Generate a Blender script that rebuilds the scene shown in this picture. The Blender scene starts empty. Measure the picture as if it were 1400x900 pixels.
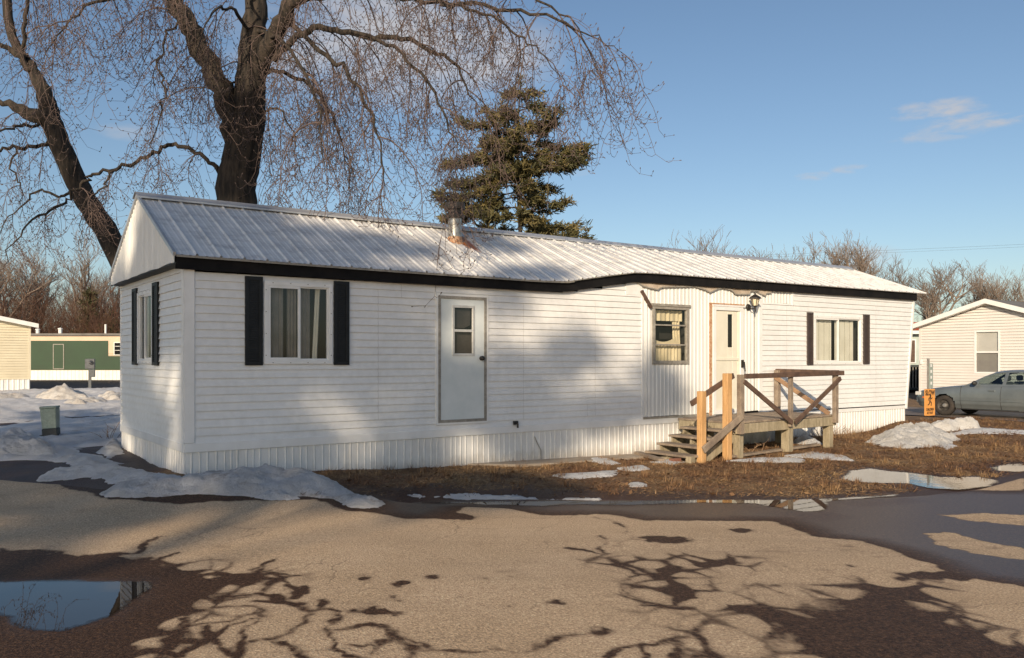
import bpy, bmesh, math, random
import numpy as np
from mathutils import Vector, Matrix, noise as mnoise
R = math.radians
scene = bpy.context.scene
col = scene.collection
rng = random.Random(7)

# ------------------------------------------------------------------ survey of the place
F, CX, HY, H = 1167.0, 700.0, 490.0, 1.5        # focal length and horizon as measured, eye height
O = Vector((-4.19, 10.94, 0))                   # front left corner of the mobile home
U = Vector((0.8165, 0.57735, 0)); N = Vector((0.57735, -0.8165, 0))
HOME_ROT = math.atan2(0.57735, 0.8165)

def at(px, py, dep):
    return Vector(((px - CX) / F * dep, dep, H + (HY - py) / F * dep))

def wt(px, d=0.0):                              # distance along the front wall
    r = (px - CX) / F
    return ((-O.x - .57735 * d) + r * (O.y - .8165 * d)) / (.8165 - .57735 * r)
def wz(px, py, d=0.0):
    t = wt(px, d); dep = O.y + .57735 * t - .8165 * d
    return H + (HY - py) / F * dep
def wl(t, d, z):                                # wall coordinates -> world
    return O + U * t + N * d + Vector((0, 0, z))
def we(px):                                     # distance along the end wall
    r = (px - CX) / F
    return (O.x - O.y * r) / (.57735 + .8165 * r)

ANCH = []
for t, z in ((0, 0), (1.8, -.08), (3.6, -.2), (6, -.25), (8, -.29), (11, -.25), (14.4, -.21), (17, -.03)):
    p = wl(t, .2, 0); ANCH.append((p.x, p.y, z)); p = wl(t, -3.8, 0); ANCH.append((p.x, p.y, z * .6))
ANCH += [(-8, 6, -.17), (-4, 5, -.2), (0, 5, -.2), (4, 5, -.21), (8, 6, -.22), (0, 9, -.25), (-3, 8, -.21), (4, 10, -.28), (8, 11, -.28),
         (-6, 9, -.14), (12, 14, -.28), (13.5, 26.7, -.33), (18, 23, -.33), (17, 36, -.3), (-12, 15, 0), (-10, 25, 0),
         (-15, 40, .02), (-30, 50, .04), (-25, 15, -.05), (0, 25, 0), (10, 40, -.2), (30, 60, 0), (-8, 12, -.04), (-60, 60, 0),
         (0, 1, -.2), (10, 2, -.2), (-12, 2, -.18), (60, 60, 0), (0, 120, 0), (0, -30, -.1), (-7, 19, 0), (20, 15, -.3), (0, 200, 0)]
AN = np.array(ANCH)
def terr(x, y):
    x = np.asarray(x, float); y = np.asarray(y, float)
    num = np.zeros_like(x); den = np.zeros_like(x)
    for ax, ay, az in AN:
        w = 1.0 / ((x - ax) ** 2 + (y - ay) ** 2 + 1.5) ** 2
        num += w * az; den += w
    return num / den
def tz(x, y): return float(terr(x, y))
def g(px, py):                                  # point on the ground
    z = -.2
    for _ in range(12):
        dep = F * (H - z) / (py - HY); x = (px - CX) / F * dep
        z = .5 * z + .5 * tz(x, dep)
    return Vector((x, dep, z))

# ------------------------------------------------------------------ mesh builder
class MB:
    def __init__(s): s.v = []; s.f = []
    def add(s, vs, fs):
        n = len(s.v); s.v += [tuple(p) for p in vs]; s.f += [tuple(i + n for i in f) for f in fs]
    def quad(s, a, b, c, d): s.add((a, b, c, d), ((0, 1, 2, 3),))
    def box(s, x0, x1, y0, y1, z0, z1):
        s.add([(x, y, z) for z in (z0, z1) for y in (y0, y1) for x in (x0, x1)],
              ((0, 2, 3, 1), (4, 5, 7, 6), (0, 1, 5, 4), (2, 6, 7, 3), (0, 4, 6, 2), (1, 3, 7, 5)))
    def bar(s, a, b, w, h, up=(0, 0, 1), roll=0):    # rectangular timber from a to b
        a = Vector(a); b = Vector(b); d = (b - a).normalized(); u = Vector(up)
        sx = d.cross(u)
        if sx.length < 1e-4: sx = d.cross(Vector((0, 1, 0)))
        sx.normalize(); sz = sx.cross(d)
        if roll:
            m = Matrix.Rotation(roll, 3, d); sx = m @ sx; sz = m @ sz
        vs = [p + sx * i * w / 2 + sz * j * h / 2 for p in (a, b) for i, j in ((-1, -1), (1, -1), (1, 1), (-1, 1))]
        s.add(vs, ((0, 3, 2, 1), (4, 5, 6, 7), (0, 1, 5, 4), (1, 2, 6, 5), (2, 3, 7, 6), (3, 0, 4, 7)))
    def tube(s, pts, rad, n=6, cap=True):
        pts = [Vector(p) for p in pts]; m = len(pts)
        if not hasattr(rad, '__len__'): rad = [rad] * m
        base = len(s.v); ref = None
        for i, p in enumerate(pts):
            d = (pts[min(i + 1, m - 1)] - pts[max(i - 1, 0)])
            if d.length < 1e-9: d = Vector((0, 0, 1))
            d.normalize()
            if ref is None: ref = d.orthogonal().normalized()
            ref = (ref - d * ref.dot(d))
            if ref.length < 1e-5: ref = d.orthogonal()
            ref.normalize(); bi = d.cross(ref)
            for k in range(n):
                a = 2 * math.pi * k / n
                s.v.append(tuple(p + (ref * math.cos(a) + bi * math.sin(a)) * rad[i]))
        for i in range(m - 1):
            for k in range(n):
                k2 = (k + 1) % n
                s.f.append((base + i * n + k, base + i * n + k2, base + (i + 1) * n + k2, base + (i + 1) * n + k))
        if cap and n > 2:
            s.f.append(tuple(base + k for k in range(n))[::-1]); s.f.append(tuple(base + (m - 1) * n + k for k in range(n)))
    def lathe(s, prof, n=20, c=(0, 0, 0), axis='z'):
        c = Vector(c); base = len(s.v)
        for r, h in prof:
            for k in range(n):
                a = 2 * math.pi * k / n; q = (r * math.cos(a), r * math.sin(a), h)
                if axis == 'y': q = (q[0], q[2], q[1])
                s.v.append(tuple(c + Vector(q)))
        for i in range(len(prof) - 1):
            for k in range(n):
                k2 = (k + 1) % n
                s.f.append((base + i * n + k, base + i * n + k2, base + (i + 1) * n + k2, base + (i + 1) * n + k))
    def prism(s, poly, y0, y1):                      # polygon in x,z pushed along y
        n = len(poly); vs = [(x, y0, z) for x, z in poly] + [(x, y1, z) for x, z in poly]
        s.add(vs, [tuple(range(n)), tuple(range(2 * n - 1, n - 1, -1))] + [(i, i + n, (i + 1) % n + n, (i + 1) % n) for i in range(n)])
    def build(s, name, mat, parent=None, smooth=False, off=None, bevel=0.0, fix=True):
        me = bpy.data.meshes.new(name)
        v = s.v if off is None else [(p[0] - off[0], p[1] - off[1], p[2] - off[2]) for p in s.v]
        me.from_pydata(v, [], s.f); me.validate()
        if fix or bevel:
            bm = bmesh.new(); bm.from_mesh(me)
            if fix and len(s.f) < 60000: bmesh.ops.recalc_face_normals(bm, faces=bm.faces[:])
            if bevel: bmesh.ops.bevel(bm, geom=[e for e in bm.edges if e.is_manifold and e.calc_face_angle(0) > .5], offset=bevel, segments=1, affect='EDGES')
            bm.to_mesh(me); bm.free()
        if smooth: me.shade_smooth()
        me.materials.append(mat)
        o = bpy.data.objects.new(name, me); col.objects.link(o)
        if parent is not None: o.parent = parent
        return o

def tag(o, label=None, cat=None, group=None, kind=None):
    if label: o['label'] = label
    if cat: o['category'] = cat
    if group: o['group'] = group
    if kind: o['kind'] = kind
    return o
def thing(name, label, cat, loc=(0, 0, 0), rot=0.0, group=None):
    o = bpy.data.objects.new(name, None); col.objects.link(o)
    o.location = loc; o.rotation_euler = (0, 0, rot); o.empty_display_size = .2
    return tag(o, label, cat, group)
def copy_tree(o, parent=None):
    c = o.copy(); col.objects.link(c); c.parent = parent
    for ch in list(o.children): copy_tree(ch, c)
    return c

# ------------------------------------------------------------------ materials
def newmat(name):
    m = bpy.data.materials.new(name); m.use_nodes = True
    nt = m.node_tree; return m, nt, nt.nodes['Principled BSDF']
def nd(nt, typ, **kw):
    n = nt.nodes.new(typ)
    for k, v in kw.items():
        if k in n.inputs: n.inputs[k].default_value = v
        else: setattr(n, k, v)
    return n
def coords(nt, scale=(1, 1, 1)):
    tc = nd(nt, 'ShaderNodeTexCoord'); mp = nd(nt, 'ShaderNodeMapping'); mp.inputs['Scale'].default_value = scale
    nt.links.new(tc.outputs['Object'], mp.inputs['Vector']); return mp.outputs['Vector']
def ramp(nt, src, stops):
    r = nd(nt, 'ShaderNodeValToRGB'); e = r.color_ramp.elements
    while len(e) < len(stops): e.new(.5)
    for el, (p, c) in zip(e, stops):
        el.position = p; el.color = (*c, 1) if hasattr(c, '__len__') else (c, c, c, 1)
    nt.links.new(src, r.inputs['Fac']); return r.outputs['Color']
def noise(nt, vec, scale, detail=6, rough=.6, dist=0):
    n = nd(nt, 'ShaderNodeTexNoise'); n.inputs['Scale'].default_value = scale; n.inputs['Detail'].default_value = detail
    n.inputs['Roughness'].default_value = rough; n.inputs['Distortion'].default_value = dist
    if vec is not None: nt.links.new(vec, n.inputs['Vector'])
    return n.outputs['Fac']
def mixc(nt, fac, a, b, mode='MIX'):
    m = nd(nt, 'ShaderNodeMix', data_type='RGBA', blend_type=mode)
    for s, k in ((fac, 0), (a, 6), (b, 7)):
        if hasattr(s, 'links') or isinstance(s, bpy.types.NodeSocket): nt.links.new(s, m.inputs[k])
        elif k == 0: m.inputs[0].default_value = s
        else: m.inputs[k].default_value = (*s, 1)
    return m.outputs[2]
def math_(nt, op, a, b=None, c=None):
    m = nd(nt, 'ShaderNodeMath', operation=op)
    for i, s in enumerate((a, b, c)):
        if s is None: continue
        if isinstance(s, bpy.types.NodeSocket): nt.links.new(s, m.inputs[i])
        else: m.inputs[i].default_value = s
    return m.outputs[0]
def bump(nt, b, h, strength, dist=.01):
    n = nd(nt, 'ShaderNodeBump'); n.inputs['Strength'].default_value = strength; n.inputs['Distance'].default_value = dist
    nt.links.new(h, n.inputs['Height']); nt.links.new(n.outputs['Normal'], b.inputs['Normal'])
def pm(name, c1, c2=None, rough=.6, scale=4, stretch=(1, 1, 1), metal=0, bmp=0, bscale=40, fine=None, spec=.5, lo=.35, hi=.65):
    m, nt, b = newmat(name); b.inputs['Roughness'].default_value = rough; b.inputs['Metallic'].default_value = metal
    b.inputs['Specular IOR Level'].default_value = spec
    v = coords(nt, stretch)
    if c2 is None: c2 = tuple(x * .85 for x in c1)
    c = ramp(nt, noise(nt, v, scale), ((lo, c1), (hi, c2)))
    if fine: c = mixc(nt, .5, c, ramp(nt, noise(nt, v, fine, 3), ((.3, .35), (.7, .65))), 'OVERLAY')
    nt.links.new(c, b.inputs['Base Color'])
    if bmp: bump(nt, b, noise(nt, v, bscale, 4), bmp)
    return m
M = {}
M['siding'] = pm('vinyl_siding', (.77, .77, .76), (.71, .71, .70), .45, 1.2, fine=9)
M['trim'] = pm('white_trim', (.80, .80, .79), (.72, .72, .7), .45, 3)
M['skirt'] = pm('skirting_metal', (.76, .76, .74), (.68, .67, .64), .45, 2.5, stretch=(1, 1, .4), fine=14)
M['corr'] = pm('corrugated_panel', (.76, .76, .74), (.66, .66, .63), .5, 2, stretch=(3, 3, .5))
M['black'] = pm('black_fascia', (.007, .007, .008), (.014, .013, .013), .8, 5, spec=.15)
M['shutter'] = pm('black_shutter', (.009, .011, .013), (.016, .018, .02), .5, 8, spec=.3)
M['shutter_brown'] = pm('dark_brown_shutter', (.045, .032, .028), (.06, .045, .04), .5, 8)
M['alum'] = pm('window_aluminium', (.62, .62, .6), (.5, .5, .48), .4, 10, metal=.3)
M['greymetal'] = pm('weathered_frame', (.33, .31, .27), (.22, .2, .17), .6, 12, fine=60)
M['door'] = pm('white_door', (.68, .72, .72), (.6, .65, .65), .45, 3)
M['cream_door'] = pm('cream_door', (.74, .71, .60), (.68, .65, .54), .5, 3)
M['rust'] = pm('rusty_strip', (.35, .15, .06), (.55, .38, .25), .8, 25)
M['soffit'] = pm('dark_soffit', (.03, .035, .035), (.05, .055, .055), .7, 6)
M['blackiron'] = pm('black_iron', (.015, .014, .013), (.03, .025, .02), .5, 20)
M['pane_lamp'] = pm('lamp_glass', (.75, .68, .5), (.6, .52, .38), .2, 20)
M['wood_grey'] = pm('weathered_wood', (.30, .24, .18), (.17, .13, .10), .8, 5, stretch=(1, 1, 1), fine=50, bmp=.4, bscale=30)
M['wood_dark'] = pm('dark_brown_wood', (.13, .08, .055), (.07, .042, .03), .7, 6, fine=50, bmp=.4)
M['wood_new'] = pm('fresh_timber', (.60, .36, .16), (.45, .25, .10), .7, 4, stretch=(4, 4, .5), fine=40, bmp=.25)
M['wood_brown'] = pm('brown_timber', (.34, .21, .12), (.20, .125, .08), .75, 4, fine=45, bmp=.3)
M['wood_pale'] = pm('pale_old_timber', (.38, .32, .22), (.24, .2, .13), .8, 6, stretch=(3, 3, .7), fine=40, bmp=.4)
M['concrete'] = pm('concrete', (.36, .30, .23), (.26, .21, .16), .9, 4, fine=60, bmp=.4)
M['torn'] = pm('torn_sheathing', (.50, .42, .33), (.36, .29, .22), .85, 6, fine=40, bmp=.4)
M['flue'] = pm('galvanised_flue', (.55, .55, .53), (.24, .22, .19), .4, 7, metal=.6)
M['flue_dark'] = pm('tarnished_cap', (.055, .06, .06), (.09, .07, .055), .6, 14, metal=.4)
M['brick'] = pm('old_brick', (.24, .10, .06), (.15, .07, .05), .9, 12, bmp=.5)
M['curtain_grey'] = pm('grey_curtain', (.25, .22, .20), (.17, .15, .135), .9, 4)
M['curtain_cream'] = pm('cream_curtain', (.66, .56, .38), (.55, .46, .3), .9, 4)
M['blind'] = pm('vertical_blind', (.72, .68, .58), (.62, .58, .48), .8, 3)
M['inside'] = pm('dark_interior', (.03, .027, .025), (.02, .018, .016), .9, 2)
def glassmat(name, base=.04, tint=(.94, .96, .95)):
    m, nt, b = newmat(name); nt.nodes.remove(b); out = nt.nodes['Material Output']
    gl = nd(nt, 'ShaderNodeBsdfGlossy'); gl.inputs['Roughness'].default_value = .02
    tr = nd(nt, 'ShaderNodeBsdfTransparent'); tr.inputs['Color'].default_value = (*tint, 1)
    fr = nd(nt, 'ShaderNodeLayerWeight'); fr.inputs['Blend'].default_value = .5
    mx = nd(nt, 'ShaderNodeMixShader'); nt.links.new(math_(nt, 'ADD', math_(nt, 'MULTIPLY', math_(nt, 'POWER', fr.outputs['Facing'], 4.0), .6), base + .03), mx.inputs[0])
    nt.links.new(tr.outputs[0], mx.inputs[1]); nt.links.new(gl.outputs[0], mx.inputs[2]); nt.links.new(mx.outputs[0], out.inputs['Surface'])
    return m
def splash(m, reach, amount):                       # mud splashed up from the ground in an uneven line
    nt = m.node_tree; b = nt.nodes['Principled BSDF']; src = b.inputs['Base Color'].links[0].from_socket
    tc = nd(nt, 'ShaderNodeTexCoord'); sp = nd(nt, 'ShaderNodeSeparateXYZ'); nt.links.new(tc.outputs['Object'], sp.inputs[0])
    n = noise(nt, coords(nt, (1, 1, .5)), 5, 8, .75); k = math_(nt, 'SUBTRACT', math_(nt, 'MULTIPLY', n, reach * 2.2), math_(nt, 'ADD', sp.outputs['Z'], .22))
    f = ramp(nt, math_(nt, 'MULTIPLY', k, 4), ((.1, 0), (.9, amount)))
    st = ramp(nt, noise(nt, coords(nt, (9, 9, .35)), 4, 4, .6), ((.62, 0), (.8, amount * .5)))
    nt.links.new(mixc(nt, math_(nt, 'MAXIMUM', f, st), src, (.30, .25, .19)), b.inputs['Base Color'])
splash(M['skirt'], .22, .55); splash(M['siding'], .0, .12); splash(M['corr'], .0, .22)
M['glass'] = glassmat('window_glass')
M['glass_dark'] = glassmat('dull_window_glass', .06, (.5, .5, .5))
# ------------------------------------------------------------------ the mobile home (local x along the wall, -y outwards)
LEN0, WID, SK = 16.81, 4.0, .286
def eave_z(t):
    k = [(-1, 2.815), (0, 2.81), (3, 2.79), (5.6, 2.785), (6.2, 2.80), (7.0, 2.93), (7.75, 3.04), (8.2, 3.055), (18, 3.085)]
    for (a, za), (b, zb) in zip(k, k[1:]):
        if a <= t <= b: return za + (zb - za) * (t - a) / (b - a)
    return k[-1][1]
home = thing('mobile_home', 'long white sided mobile home with ribbed metal roof and black window shutters', 'mobile home', O, HOME_ROT)

def subtract(iv, cut):
    out = []
    for a, b in iv:
        for c0, c1 in [cut]:
            if c1 <= a or c0 >= b: out.append((a, b)); continue
            if c0 > a: out.append((a, c0))
            if c1 < b: out.append((c1, b))
    return out
def siding(P, a0, a1, z0, z1, openings, course=.106, lap=.019, seed=1, step=.6):
    mb = MB(); zs = {z0, z1}; k = 0
    while z0 + k * course < z1: zs.add(z0 + k * course); k += 1
    for o in openings: zs.update((o[2], o[3]))
    zs = sorted(z for z in zs if z0 <= z <= z1)
    zs = [z for i, z in enumerate(zs) if i == 0 or z - zs[i - 1] > 1e-4]
    for za, zb in zip(zs, zs[1:]):
        zm = (za + zb) / 2; kk = math.floor((zm - z0) / course); fa = (za - z0) / course - kk; fb = (zb - z0) / course - kk
        iv = [(a0(zm), a1(zm))]
        for o in openings:
            if o[2] < zm < o[3]: iv = subtract(iv, (o[0], o[1]))
        for s, e in iv:
            if e - s < .004: continue
            n = max(1, int((e - s) / step)); xs = [s + (e - s) * i / n for i in range(n + 1)]
            end_is_wall = abs(e - a1(zm)) < 1e-6
            def q(x, z, f, last):
                if last and end_is_wall: x = a1(z)
                w = .003 * mnoise.noise(Vector((x * 1.3 + seed * 9, kk * 7.3, 0)))
                return P(x, lap * (1 - f) + w + .001, z)
            for i in range(n):
                la = (i + 1 == n)
                mb.quad(q(xs[i], za, fa, 0), q(xs[i + 1], za, fa, la), q(xs[i + 1], zb, fb, la), q(xs[i], zb, fb, 0))
                if fa < 1e-3: mb.quad(P(xs[i], -.003, za), P(xs[i + 1] if not (la and end_is_wall) else a1(za), -.003, za), q(xs[i + 1], za, 0, la), q(xs[i], za, 0, 0))
    return mb
PF = lambda a, o, z: (a, -o, z)          # front wall
PE = lambda a, o, z: (-o, a, z)          # end wall (a runs into depth)

win_l = (1.02, 2.005, 1.42, 2.545); door_l = (3.73, 4.62, .505, 2.465)
win_m = (wt(891), wt(941), wz(891, 498.5), wz(891, 417)); corr = (wt(878), wt(1041), .40, 3.0)
win_r = (wt(1111), wt(1177), wz(1111, 498.5), wz(1111, 431))
end_win = (1.66, 2.66, 1.42, 2.50)
def a1(z): return LEN0 + .33 * (z - SK) / 2.6
def a0(z): return 0 if z < 2.62 else 6.1 + (z - 2.62) / .25 * 1.55
fw = siding(PF, a0, a1, SK + .105, 2.935, [win_l, door_l, win_r, (corr[0], corr[1], 0, 3), (corr[1] - .01, wt(1083), wz(1083, 416), 3)])
fw.build('wall', M['siding'], home, fix=False)
ew = siding(PE, lambda z: 0, lambda z: WID, SK + .105, 2.72, [end_win], seed=4)
ew.build('wall', M['siding'], home, fix=False)
for t_, za, zb in ((2.72, .5, 2.5), (5.35, .42, 2.4), (6.9, .45, 2.5), (12.2, .5, 2.75), (15.5, .42, 2.7), (3.1, 2.35, 2.62), (6.72, .40, .62)):
    sm_ = MB(); z_ = SK + .106 * math.ceil((za - SK) / .106)
    pv = []
    while z_ < zb: pv += [(-.0228, z_), (-.0050, z_ + .1055)]; z_ += .106
    sm_.add([(x_, y_, q_) for y_, q_ in pv for x_ in (t_, t_ + .003)], [(2 * i, 2 * i + 1, 2 * i + 3, 2 * i + 2) for i in range(len(pv) - 1)])
    sm_.build('panel_joint', M['greymetal'], home, fix=False)
# hidden shell behind: back wall, far end, floor
sh = MB()
sh.quad((0, WID, -.2), (17.1, WID, -.2), (17.1, WID, 3.0), (0, WID, 3.0))
sh.quad((16.81, 0, SK), (16.81, WID, SK), (17.14, WID, 2.95), (17.14, 0, 2.95))
sh.quad((0, .02, SK), (17, .02, SK), (17, WID, SK), (0, WID, SK))
sh.build('back_wall', M['siding'], home)
# skirt trim bands and corner posts
tr = MB()
tr.box(-.012, 10.0, -.022, -.002, SK, SK + .118); tr.box(10.0, LEN0 - .01, -.018, -.002, SK, SK + .08)
tr.box(-.022, -.002, .001, WID, SK, SK + .118)
tr.build('skirt_trim', M['trim'], home, bevel=.004)
cp = MB(); cp.box(-.02, .115, -.026, .0, SK + .12, 2.70); cp.box(-.026, -.0205, -.026, .1, SK + .12, 2.70)
cp.build('corner_post', M['trim'], home, bevel=.005)
cp = MB(); cp.box(-.02, 0.005, WID - .06, WID + .01, SK, 2.72); cp.build('corner_post', M['trim'], home, bevel=.005)
cp = MB(); cp.bar((LEN0 - .03, -.014, SK), (a1(2.9) - .03, -.014, 2.9), .06, .03, up=(0, 1, 0)); cp.build('corner_post', M['trim'], home)
# skirting: ribbed panels
def ribbed(P, x0, x1, zb, zt, pitch, rib, h, seed, jit=.0, lean=.0, openings=()):
    mb = MB(); r = random.Random(seed); x = x0; prof = []
    while x < x1:
        p = pitch * (1 + r.uniform(-jit, jit)); prof += [(x, 0), (min(x + p - rib * 1.5, x1), 0), (min(x + p - rib, x1), h), (min(x + p - rib * .5, x1), h)]
        x += p
    prof += [(x1, 0)]
    for o_ in openings: prof += [(o_[0], 0), (o_[1], 0)]
    prof.sort(key=lambda p: p[0])
    zf = zb if callable(zb) else (lambda a: zb); tf = zt if callable(zt) else (lambda a: zt)
    for (a, o), (b, q) in zip(prof, prof[1:]):
        if b - a < 1e-5: continue
        la = lean * mnoise.noise(Vector((a * .45, seed, 0))); lb = lean * mnoise.noise(Vector((b * .45, seed, 0)))
        za, zb_ = zf(a) + .02 * mnoise.noise(Vector((a * 2, 3, seed))), zf(b) + .02 * mnoise.noise(Vector((b * 2, 3, seed)))
        cut = [o_ for o_ in openings if o_[0] < (a + b) / 2 < o_[1]]
        if cut:
            mb.quad(P(a, o + la, za), P(b, q + lb, zb_), P(b, q, cut[0][2]), P(a, o, cut[0][2])); za = zb_ = cut[0][3]
        mb.quad(P(a, o + la + .002, za), P(b, q + lb + .002, zb_), P(b, q, tf(b)), P(a, o, tf(a)))
    return mb
def gz(t): p = wl(t, .05, 0); return tz(p.x, p.y)
ribbed(PF, 0, LEN0 - .06, lambda a: gz(a) - .02, SK + .001, .105, .018, .011, 3, .25, .035).build('skirting', M['skirt'], home, fix=False)
def gze(w): p = O - N * w; return tz(p.x, p.y)
ribbed(PE, 0, WID, lambda a: gze(a) - .04, SK + .001, .105, .018, .011, 5, .25, .03).build('skirting', M['skirt'], home, fix=False)
# wind flaps / torn black holes at the skirt foot
for px in (386, 398, 409, 560, 572, 1193, 1198, 1210, 1222, 1150, 1165, 1100, 1092):
    t = wt(px); z = gz(t)
    fl = MB(); fl.add([(t, -.016, z - .02), (t + rng.uniform(.03, .08), -.016, z - .02), (t + .02, -.016, z + rng.uniform(.03, .09))], [(0, 1, 2)]); fl.build('rusted_hole', M['blackiron'], home)
# corrugated middle section and its trims
ribbed(PF, corr[0], corr[1] - .1, wz(880, 570) - .0, 2.99, .1, .03, .012, 9, openings=[(win_m[0] + .02, win_m[1] - .02, win_m[2] + .02, win_m[3] - .02), (wt(973) + .01, wt(1014) - .01, .41, wz(973, 418) - .01)]).build('corrugated_wall', M['corr'], home, fix=False)
ribbed(PF, corr[1], wt(1082), wz(1083, 416), 2.99, .1, .03, .012, 11).build('corrugated_wall', M['corr'], home, fix=False)
tm = MB(); c0, c1 = corr[0], corr[1]
for bx_ in ((c1 - .1, c1 - .005, -.03, .0, .36, 2.95), (c0 - .03, c0 + .02, -.024, 0, .40, 2.75), (c0 + .09, c0 + .105, -.022, 0, .43, 2.9), (wt(1082), wt(1082) + .04, -.026, 0, wz(1083, 418), 2.95), (wt(855), wt(877), -.02, 0, wz(860, 403), 2.96)):
    tm = MB(); tm.box(*bx_); tm.build('panel_trim', M['trim'], home)
tm = MB(); tm.box(c0, wt(968), -.03, -.002, .385, .428); tm.build('sill_strip', M['greymetal'], home)
# roof
RX0, RX1, RY, RZ = -.17, 17.5, 2.0, 3.905
rf = MB(); rust = []
def roof_prof():
    xs = []; x = RX0
    while x < RX1 - .01:
        for dx, h in ((0, 0), (.085, 0), (.095, .006), (.115, .006), (.125, 0), (.18, 0), (.19, .006), (.21, .006), (.22, 0), (.262, 0), (.278, .026), (.292, .026), (.305, 0)):
            xs.append((min(x + dx, RX1), h))
        x += .305
    return xs
pr = roof_prof(); SEG = 10
grid = []
for x, h in pr:
    row = []
    for i in range(SEG + 1):
        f = i / SEG; ez = eave_z(x)
        z = RZ - .03 + (ez - (RZ - .03)) * f + h + .006 * mnoise.noise(Vector((x * .8, f * 3, 1)))
        row.append((x, RY + (-.13 - RY) * f, z))
    grid.append(row)
for i in range(len(pr) - 1):
    if pr[i + 1][0] - pr[i][0] < 1e-5: continue
    n = len(rf.v); rf.v += grid[i] + grid[i + 1]
    rf.f += [(n + j, n + j + 1, n + SEG + 2 + j, n + SEG + 1 + j) for j in range(SEG)]
rf.quad((RX0, RY, RZ - .03), (RX1, RY, RZ - .03), (RX1, 4.1, 2.85), (RX0, 4.1, 2.85))
m, nt, b = newmat('ribbed_roof'); v = coords(nt)
c = ramp(nt, noise(nt, coords(nt, (1, 2.2, 1)), 2.4, 8, .7), ((.32, (.80, .79, .77)), (.5, (.72, .71, .69)), (.68, (.50, .49, .48))))
c = mixc(nt, .35, c, ramp(nt, noise(nt, coords(nt, (6, .6, .6)), 3, 5), ((.35, .3), (.65, .7))), 'OVERLAY')
at_ = nd(nt, 'ShaderNodeAttribute', attribute_name='rust')
rn = math_(nt, 'MULTIPLY', at_.outputs['Fac'], math_(nt, 'ADD', noise(nt, v, 9), .55))
c = mixc(nt, ramp(nt, rn, ((.3, 0), (.65, 1))), c, ramp(nt, noise(nt, v, 20), ((.35, (.36, .13, .04)), (.7, (.14, .06, .03)))))
nt.links.new(c, b.inputs['Base Color']); b.inputs['Roughness'].default_value = .42; b.inputs['Metallic'].default_value = .12
M['roof'] = m
ro = rf.build('roof', m, home, fix=False)
VT, VY = 4.88, 1.37; VZ = RZ - .03 + (eave_z(VT) - RZ + .03) * (RY - VY) / (RY + .13)
ra = ro.data.attributes.new('rust', 'FLOAT', 'POINT')
co = np.empty(len(ro.data.vertices) * 3); ro.data.vertices.foreach_get('co', co); co = co.reshape(-1, 3)
dy = VY - co[:, 1]; dx = co[:, 0] - (VT + .18)
val = np.where((dy > -.25) & (dy < .55), np.clip(1.3 - np.abs(dx) / .16, 0, 1) * np.clip(1.2 - dy / .6, 0, 1), 0)
ra.data.foreach_set('value', val.astype(np.float32))
rc = MB()
rc.add([(RX0 - .03, RY - .17, RZ - .055), (RX1, RY - .17, RZ - .055), (RX1, RY, RZ + .03), (RX0 - .03, RY, RZ + .03), (RX1, RY + .17, RZ - .055), (RX0 - .03, RY + .17, RZ - .055),
        (RX0 - .03, RY - .17, RZ - .08), (RX1, RY - .17, RZ - .08)], [(0, 1, 2, 3), (3, 2, 4, 5), (0, 6, 7, 1)])
M['ridge'] = pm('ridge_cap', (.55, .56, .57), (.42, .43, .45), .4, 3, metal=.4)
rc.build('ridge_cap', M['ridge'], home)
sm = MB()   # screw heads and closure strips below each rib
x = RX0 + .285
while x < RX1 - .2:
    za, zb = eave_z(x), eave_z(x + .305); n_ = len(sm.v); sm.add([(x - .014, -.137, za - .012), (x - .014, -.137, za + .012), (x + .014, -.137, za + .012), (x + .014, -.137, za - .012), (x + .291, -.137, zb - .012), (x + .291, -.137, zb - .004), (x + .014, -.137, za - .004)], [(0, 3, 2, 1), (3, 4, 5, 6)])
    x += .305
sm.build('closure_strip', M['greymetal'], home)
# eave fascia, follows the bent eave
fa = MB(); ts = [-.14 + i * .12 for i in range(int(17.3 / .12) + 1)]
for a, b_ in zip(ts, ts[1:]):
    za, zb = eave_z(a), eave_z(b_)
    wa = .012 * mnoise.noise(Vector((a * 1.2, 0, 5))) * (1 if 7.7 < a < 13 else .2); wb = .012 * mnoise.noise(Vector((b_ * 1.2, 0, 5))) * (1 if 7.7 < b_ < 13 else .2)
    y = -.085
    fa.quad((a, y + wa, za - .175 + wa), (b_, y + wb, zb - .175 + wb), (b_, y, zb - .01), (a, y, za - .01))
    fa.quad((a, y + wa, za - .175 + wa), (b_, y + wb, zb - .175 + wb), (b_, 0.01, zb - .17), (a, .01, za - .17))
    fa.quad((a, y, za - .012), (b_, y, zb - .012), (b_, -.128, zb - .006), (a, -.128, za - .006))
fa.quad((ts[-1], -.085, 2.9), (ts[-1], -.085, 3.07), (ts[-1], .3, 3.2), (ts[-1], .3, 2.9))
fa.build('fascia', M['black'], home)
dr = MB()
for a, b_ in zip(ts, ts[1:]):
    if a > 6.3: break
    za, zb = eave_z(a), eave_z(b_); dr.quad((a, -.134, za - .03), (b_, -.134, zb - .03), (b_, -.134, zb - .002), (a, -.134, za - .002))
dr.build('drip_edge', M['greymetal'], home)
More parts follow.
